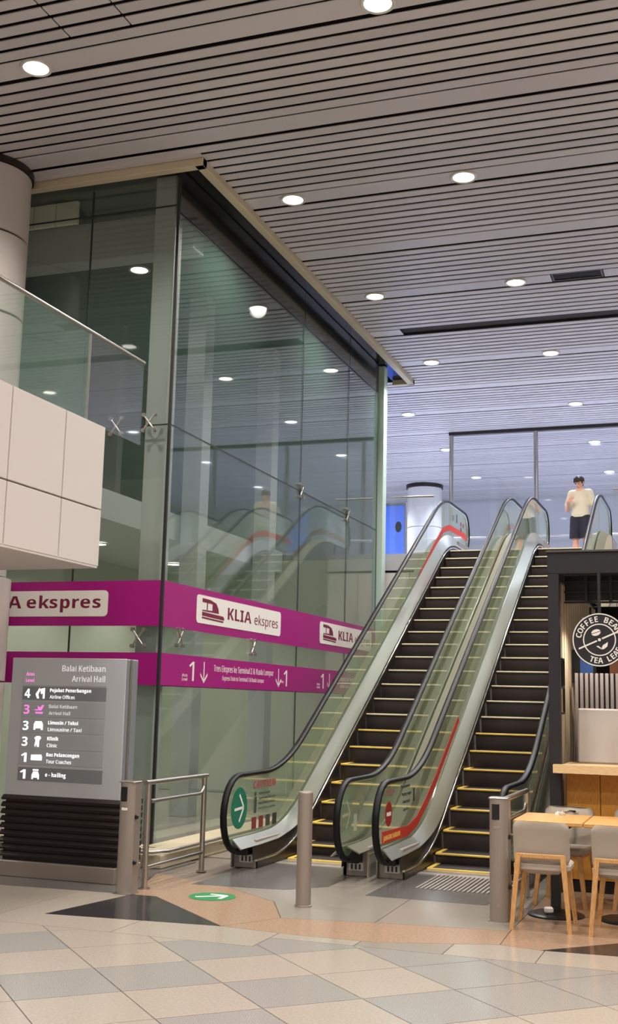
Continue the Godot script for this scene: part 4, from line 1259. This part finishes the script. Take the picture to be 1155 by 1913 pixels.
	for q in [[Vector2(0.012, -0.085), Vector2(-0.03, -0.06), Vector2(-0.012, -0.055), Vector2(0.012, -0.072)], [Vector2(0.014, -0.088), Vector2(0.03, -0.05), Vector2(0.075, -0.02), Vector2(0.07, -0.06), Vector2(0.04, -0.085)]]:
		em.prism(PackedVector2Array(q), Z, Vector3.RIGHT, Vector3.UP, Vector3.BACK, 0.004)
	part("emblem", em, M.white, s)
	part("bracket", bx(Vector3(0, 0.44, -0.03), Vector3(0.03, 0.4, 0.03), 0.003), M.black, s)

func arc_text(text: String, parent: Node, r: float, cap: float, a0: float, a1: float, top: bool):
	var n := text.length()
	for i in n:
		if text[i] == " ": continue
		var a := deg_to_rad(lerpf(a0, a1, float(i) / (n - 1)))
		var dir := Vector3(cos(a), sin(a), 0)
		var up := dir if top else -dir
		letters(text[i], cap, M.white, parent, dir * r - up * cap * 0.5 + Vector3(0, 0, 0.002), up.cross(Vector3.BACK), up, 0.0, true, 1)

# ---------------------------------------------------------------- tables and chairs
func build_chair(at: Vector3, turn: float, label: String) -> Node3D:
	var c := thing("dining_chair", label, "chair", at, turn, "grey upholstered oak chairs at the cafe tables")
	var sb := MB.new()
	sb.prism(rrect(0.43, 0.42, 0.08, 6), Vector3(0, 0.425, -0.01), Vector3.RIGHT, Vector3.FORWARD, Vector3.UP, 0.055, true, 0.014)
	part("seat", sb, M.fabric, c)
	# the back is one bent shell: wide above, narrowing to the seat
	var rows := []
	for k in 15:
		var f := k / 14.0
		var y := lerpf(0.40, 0.79, f)
		var w := lerpf(0.155, 0.21, smoothstep(0.02, 0.3, f))
		if f > 0.86: w -= 0.03 * pow((f - 0.86) / 0.14, 3.0)
		if f < 0.2: w -= 0.03 * pow((0.2 - f) / 0.2, 2.0)
		var z := 0.165 + 0.07 * f * f - (0.03 * (1 - f / 0.2) if f < 0.2 else 0.0)
		var t := 0.017 if k > 0 and k < 14 else 0.006
		var row := PackedVector3Array()
		for q in 9:
			var s := q / 4.0 - 1.0
			row.append(Vector3(s * w, y, z + t - 0.035 * s * s))
		for q in 9:
			var s := 1.0 - q / 4.0
			row.append(Vector3(s * w, y, z - t - 0.035 * s * s))
		rows.append(row)
	var bm := MB.new()
	bm.loft(rows, true, true, true)
	part("backrest", bm, M.fabric, c)
	for s: float in [-1.0, 1.0]:
		for z in [1.0, -1.0]:
			var top := Vector3(s * 0.165, 0.555 if z > 0 else 0.42, z * 0.185 + 0.0)
			if z > 0: top.z = 0.222
			var bot := Vector3(s * 0.215, 0.0, 0.25 if z > 0 else -0.21)
			var lm := MB.new()
			var r2 := []
			for k in 5:
				var f := k / 4.0
				var p := top.lerp(bot, f)
				var h := lerpf(0.02, 0.015, f)
				r2.append(PackedVector3Array([p + Vector3(-h, 0, -h), p + Vector3(h, 0, -h), p + Vector3(h, 0, h), p + Vector3(-h, 0, h)]))
			lm.loft(r2)
			part("leg", lm, M.oak, c)
	part("rear_rail", bx(Vector3(0, 0.54, 0.222), Vector3(0.36, 0.034, 0.03), 0.005), M.oak, c)
	part("front_rail", bx(Vector3(0, 0.41, -0.185), Vector3(0.33, 0.03, 0.03), 0.004), M.oak, c)
	for s in [-1.0, 1.0]: part("side_rail", bx(Vector3(s * 0.168, 0.41, 0.0), Vector3(0.026, 0.03, 0.38), 0.004), M.oak, c)
	return c

func build_tables():
	var tb := [[-1.405, 10.06, "cafe table with pale wooden top, a napkin on it, next to the right bollard"], [-0.84, 10.06, "cafe table with a pale wooden top at the right edge of the frame"]]
	for a in tb:
		var t := thing("cafe_table", a[2], "table", P(a[0], 0, a[1]), 0.0, "pale wooden cafe tables")
		part("tabletop", bx(Vector3(0, 0.725, 0), Vector3(0.555, 0.035, 0.72), 0.006), M.table_wood, t)
		var b := MB.new()
		b.lathe(PackedVector2Array([Vector2(0, 0.03), Vector2(0.05, 0.03), Vector2(0.2, 0.022), Vector2(0.225, 0.012), Vector2(0.225, 0.0), Vector2(0, 0)]), Vector3(0.05, 0, 0.26), 40)
		part("base_plate", b, M.near_black, t)
		part("pedestal", bx(Vector3(0.05, 0.365, 0.26), Vector3(0.075, 0.69, 0.075), 0.008), M.near_black, t)
		part("top_bracket", bx(Vector3(0.03, 0.7, 0.1), Vector3(0.3, 0.02, 0.44), 0.003), M.near_black, t)
	build_chair(P(-1.375, 0, 9.3), 0.03, "grey oak-legged chair seen from behind, next to the right bollard")
	build_chair(P(-0.78, 0, 9.28), -0.02, "grey oak-legged chair seen from behind, cut by the right edge of the frame")
	build_chair(P(-1.36, 0, 10.42), PI - 0.1, "grey oak-legged chair behind the table with the napkin, facing the camera")
	build_chair(P(-0.74, 0, 10.5), PI + 0.06, "grey oak-legged chair behind the table at the right edge, facing the camera")
	var nk := MB.new()
	for k in 7:
		var a := k * 0.9
		var r := 0.035
		nk.prism(PackedVector2Array([Vector2(-0.03, 0), Vector2(0.03, 0), Vector2(0.022, 0.022 + 0.006 * (k % 3)), Vector2(0.0, 0.03 + 0.008 * (k % 2)), Vector2(-0.024, 0.02)]), P(-1.38, 0.7425, 10.3) + Vector3(cos(a) * r * 0.5, 0, sin(a) * r * 0.5), Vector3(cos(a), 0, sin(a)), Vector3(-sin(a) * 0.5, 0.86, cos(a) * 0.5), Vector3(-sin(a) * 0.86, -0.5, cos(a) * 0.86), 0.004)
	solo("paper_napkin", nk, M.white, "crumpled white paper napkin lying on the left cafe table", "napkin")
	var tg := MB.new()
	tg.cbox(P(-1.4, 0.055, 9.7), Vector3(0.07, 0.045, 0.05), 0.01, Basis(Vector3.UP, 0.4))
	solo("paper_scrap", tg, M.white, "small white paper scrap on the black table foot", "paper")

# ---------------------------------------------------------------- person on the upper floor
func field_mesh(bones: Array, cell: float, k: float) -> MB:
	var lo := Vector3(1e9, 1e9, 1e9); var hi := -lo
	for b in bones:
		var r: float = maxf(b[2], b[3]) + k + cell * 2
		lo = lo.min(b[0] - Vector3.ONE * r).min(b[1] - Vector3.ONE * r); hi = hi.max(b[0] + Vector3.ONE * r).max(b[1] + Vector3.ONE * r)
	var nx := int((hi.x - lo.x) / cell) + 2; var ny := int((hi.y - lo.y) / cell) + 2; var nz := int((hi.z - lo.z) / cell) + 2
	var f := PackedFloat32Array()
	f.resize(nx * ny * nz); f.fill(1.0)
	for b in bones:
		var a: Vector3 = b[0]; var c: Vector3 = b[1]; var ra: float = b[2]; var rb: float = b[3]
		var sq: float = b[4] if b.size() > 4 else 1.0
		var r := maxf(ra, rb) + k + cell * 1.5
		var p0 := ((a.min(c) - Vector3.ONE * r - lo) / cell).floor(); var p1 := ((a.max(c) + Vector3.ONE * r - lo) / cell).ceil()
		var d := c - a
		var dz := Vector3(d.x, d.y, d.z / sq)
		var l2 := maxf(dz.length_squared(), 1e-9)
		for z in range(maxi(0, int(p0.z)), mini(nz, int(p1.z) + 1)):
			for y in range(maxi(0, int(p0.y)), mini(ny, int(p1.y) + 1)):
				var row := (z * ny + y) * nx
				for x in range(maxi(0, int(p0.x)), mini(nx, int(p1.x) + 1)):
					var q := lo + Vector3(x, y, z) * cell - a
					q.z /= sq
					var t := clampf(q.dot(dz) / l2, 0.0, 1.0)
					var s := (q - dz * t).length() - lerpf(ra, rb, t)
					var g := f[row + x]
					var h := maxf(k - absf(s - g), 0.0) / k
					f[row + x] = minf(s, g) - h * h * k * 0.25
	var at := {}
	var m := MB.new()
	var vs := PackedVector3Array(); var ns := PackedVector3Array()
	for z in nz - 1:
		for y in ny - 1:
			for x in nx - 1:
				var i := (z * ny + y) * nx + x
				var inside := 0
				var val := [f[i], f[i + 1], f[i + nx], f[i + nx + 1], f[i + nx * ny], f[i + nx * ny + 1], f[i + nx * ny + nx], f[i + nx * ny + nx + 1]]
				for w in val:
					if w < 0.0: inside += 1
				if inside == 0 or inside == 8: continue
				var sum := Vector3.ZERO; var n := 0
				for e in [[0, 1], [2, 3], [4, 5], [6, 7], [0, 2], [1, 3], [4, 6], [5, 7], [0, 4], [1, 5], [2, 6], [3, 7]]:
					var fa: float = val[e[0]]; var fb: float = val[e[1]]
					if (fa < 0.0) == (fb < 0.0): continue
					var t := fa / (fa - fb)
					var pa := Vector3(e[0] & 1, (e[0] >> 1) & 1, e[0] >> 2); var pb := Vector3(e[1] & 1, (e[1] >> 1) & 1, e[1] >> 2)
					sum += pa.lerp(pb, t); n += 1
				at[i] = vs.size()
				vs.append(lo + (Vector3(x, y, z) + sum / n) * cell)
				ns.append(Vector3(val[1] + val[3] + val[5] + val[7] - val[0] - val[2] - val[4] - val[6], val[2] + val[3] + val[6] + val[7] - val[0] - val[1] - val[4] - val[5], val[4] + val[5] + val[6] + val[7] - val[0] - val[1] - val[2] - val[3]).normalized())
	var step := [1, nx, nx * ny]
	for i in at:
		for ax in 3:
			if (f[i] < 0.0) == (f[i + step[ax]] < 0.0): continue
			var s1: int = step[(ax + 1) % 3]; var s2: int = step[(ax + 2) % 3]
			if not (at.has(i - s1) and at.has(i - s2) and at.has(i - s1 - s2)): continue
			var q := [at[i], at[i - s1], at[i - s1 - s2], at[i - s2]]
			m.tri(vs[q[0]], vs[q[1]], vs[q[2]], ns[q[0]], ns[q[1]], ns[q[2]]); m.tri(vs[q[0]], vs[q[2]], vs[q[3]], ns[q[0]], ns[q[2]], ns[q[3]])
	return m

func build_person():
	# 1.72 m tall, facing the camera and a little to its left, looking down at a hand held to the chest
	var p := thing("person", "person in cream T-shirt and dark shorts standing at the top of the escalators", "person", P(-2.53, UPPER, 22.25), -0.25)
	var V := func(x, y, z): return Vector3(x, y, z)
	var b := []
	b.append([V.call(0, 0.98, 0), V.call(0, 1.16, 0.01), 0.14, 0.13, 0.72])
	b.append([V.call(0, 1.16, 0.01), V.call(0, 1.36, 0.0), 0.135, 0.15, 0.68])
	b.append([V.call(-0.15, 1.4, -0.01), V.call(0.15, 1.4, -0.01), 0.062, 0.062])
	b.append([V.call(0, 1.4, -0.005), V.call(0, 1.53, 0.02), 0.062, 0.052])
	for s: float in [-1.0, 1.0]:
		b.append([V.call(s * 0.09, 0.93, 0.0), V.call(s * 0.1, 0.5, 0.01), 0.088, 0.056])
		b.append([V.call(s * 0.1, 0.5, 0.01), V.call(s * 0.105, 0.36, -0.012), 0.055, 0.056])
		b.append([V.call(s * 0.105, 0.36, -0.012), V.call(s * 0.11, 0.09, -0.02), 0.056, 0.036])
		b.append([V.call(s * 0.11, 0.06, -0.03), V.call(s * 0.13, 0.035, 0.13), 0.036, 0.032])
	# his right arm (screen left) bent, hand at the chest; his left arm down, a little forward
	var hands := []
	b.append([V.call(-0.2, 1.39, -0.01), V.call(-0.27, 1.1, -0.01), 0.05, 0.04])
	b.append([V.call(-0.27, 1.1, -0.01), V.call(-0.17, 1.23, 0.19), 0.04, 0.028])
	b.append([V.call(0.2, 1.39, -0.01), V.call(0.27, 1.1, -0.02), 0.05, 0.04])
	b.append([V.call(0.27, 1.1, -0.02), V.call(0.3, 0.86, 0.06), 0.04, 0.028])
	var body := field_mesh(b, 0.016, 0.035)
	# head: skull, jaw, nose, ears, brow; tipped forward and turned to his right
	var hd := []
	var hc := Transform3D(Basis.from_euler(Vector3(0.28, -0.25, 0.0)), Vector3(0, 1.6, 0.035))
	var H := func(x, y, z): return hc * Vector3(x, y, z)
	hd.append([H.call(0, 0.035, -0.015), H.call(0, 0.04, 0.015), 0.078, 0.074])
	hd.append([H.call(0, -0.02, 0.015), H.call(0, -0.07, 0.04), 0.062, 0.036])
	hd.append([H.call(0, 0.0, 0.085), H.call(0, -0.028, 0.098), 0.009, 0.014])
	for s: float in [-1.0, 1.0]:
		hd.append([H.call(s * 0.028, 0.018, 0.078), H.call(s * 0.05, 0.016, 0.062), 0.011, 0.009])
		hd.append([H.call(s * 0.077, 0.0, -0.01), H.call(s * 0.079, -0.03, -0.005), 0.013, 0.009])
	hd.append([H.call(-0.018, -0.052, 0.073), H.call(0.018, -0.052, 0.073), 0.008, 0.008])
	hd.append([H.call(0, -0.05, 0.0), V.call(0, 1.49, 0.01), 0.05, 0.055])
	var hm := field_mesh(hd, 0.006, 0.015)
	body.v.append_array(hm.v); body.n.append_array(hm.n); body.u.append_array(hm.u)
	# hands: palm, four fingers of two bones, a thumb from the side
	for q in [[Vector3(-0.17, 1.23, 0.19), Basis.looking_at(Vector3(0.75, 0.45, 0.5), Vector3(0, 0.4, 1)), 1.0], [Vector3(0.3, 0.86, 0.06), Basis.looking_at(Vector3(0.05, -1, 0.2), Vector3(1, 0, 0.2)), -1.0]]:
		var T := Transform3D(q[1], q[0])
		var g := []
		g.append([T * Vector3(0.018, 0, -0.03), T * Vector3(0.022, 0, -0.09), 0.018, 0.015])
		g.append([T * Vector3(-0.018, 0, -0.03), T * Vector3(-0.022, 0, -0.085), 0.018, 0.015])
		for k in 4:
			var x := -0.032 + k * 0.021
			var l: float = [0.026, 0.034, 0.037, 0.033][k]
			var a := Vector3(x, 0, -0.095); var c := a + Vector3(x * 0.1, -0.008, -l); var d := c + Vector3(0, -0.022, -l * 0.75)
			g.append([T * a, T * c, 0.0092, 0.0085]); g.append([T * c, T * d, 0.0085, 0.0075])
		var tx: float = 0.038 * q[2]
		g.append([T * Vector3(tx * 0.7, 0, -0.035), T * Vector3(tx * 1.35, -0.012, -0.07), 0.013, 0.01]); g.append([T * Vector3(tx * 1.35, -0.012, -0.07), T * Vector3(tx * 1.2, -0.022, -0.1), 0.01, 0.008])
		g.append([T * Vector3(0, 0, 0.02), T * Vector3(0, 0, -0.03), 0.026, 0.022])
		var gm := field_mesh(g, 0.005, 0.006)
		body.v.append_array(gm.v); body.n.append_array(gm.n); body.u.append_array(gm.u)
	var bo := part("body", body, M.skin, p)
	# hair: a cap with a fringe
	var hr := []
	hr.append([H.call(0, 0.05, -0.03), H.call(0, 0.062, 0.012), 0.086, 0.08])
	hr.append([H.call(0, 0.0, -0.06), H.call(0, -0.045, -0.05), 0.06, 0.045])
	for k in 5:
		var x := -0.05 + k * 0.025
		hr.append([H.call(x, 0.085, 0.06), H.call(x * 1.15, 0.03 + 0.006 * (k % 2), 0.086), 0.024, 0.012])
	for s in [-1.0, 1.0]: hr.append([H.call(s * 0.072, 0.05, 0.02), H.call(s * 0.078, -0.005, 0.022), 0.022, 0.012])
	part("hair", field_mesh(hr, 0.007, 0.012), M.hair, p)
	# T-shirt with loose sleeves and hem, shorts with two legs
	var sh := []
	sh.append([V.call(0, 0.99, 0.005), V.call(0, 1.18, 0.012), 0.182, 0.16, 0.72])
	sh.append([V.call(0, 1.18, 0.012), V.call(0, 1.34, 0.0), 0.158, 0.158, 0.68])
	sh.append([V.call(-0.16, 1.4, -0.01), V.call(0.16, 1.4, -0.01), 0.078, 0.078])
	for s in [-1.0, 1.0]: sh.append([V.call(s * 0.18, 1.385, -0.01), V.call(s * 0.245, 1.19, -0.012), 0.074, 0.074])
	part("t_shirt", cut_below(field_mesh(sh, 0.014, 0.04), 0.93), M.shirt, p)
	var so := []
	so.append([V.call(-0.05, 0.93, 0), V.call(0.05, 0.93, 0), 0.125, 0.125, 0.85])
	for s in [-1.0, 1.0]: so.append([V.call(s * 0.09, 0.9, 0.0), V.call(s * 0.112, 0.56, 0.006), 0.115, 0.11])
	part("shorts", cut_below(field_mesh(so, 0.014, 0.03), 0.53), M.shorts, p)
	for s: float in [-1.0, 1.0]:
		var e := MB.new()
		e.lathe(PackedVector2Array([Vector2(0, -0.008), Vector2(0.006, -0.006), Vector2(0.008, 0), Vector2(0.006, 0.006), Vector2(0, 0.008)]), H.call(s * 0.03, 0.0, 0.079), 12)
		part("eye", e, M.near_black, bo)
		var f := []
		f.append([V.call(s * 0.11, 0.045, -0.04), V.call(s * 0.13, 0.04, 0.15), 0.048, 0.042])
		part("shoe", field_mesh(f, 0.012, 0.02), M.shoe, p)

# flattens what hangs below a hem, so that cloth ends in a clean edge
func cut_below(m: MB, y: float) -> MB:
	for i in m.v.size():
		if m.v[i].y < y: m.v[i] = Vector3(m.v[i].x, y, m.v[i].z)
	return m
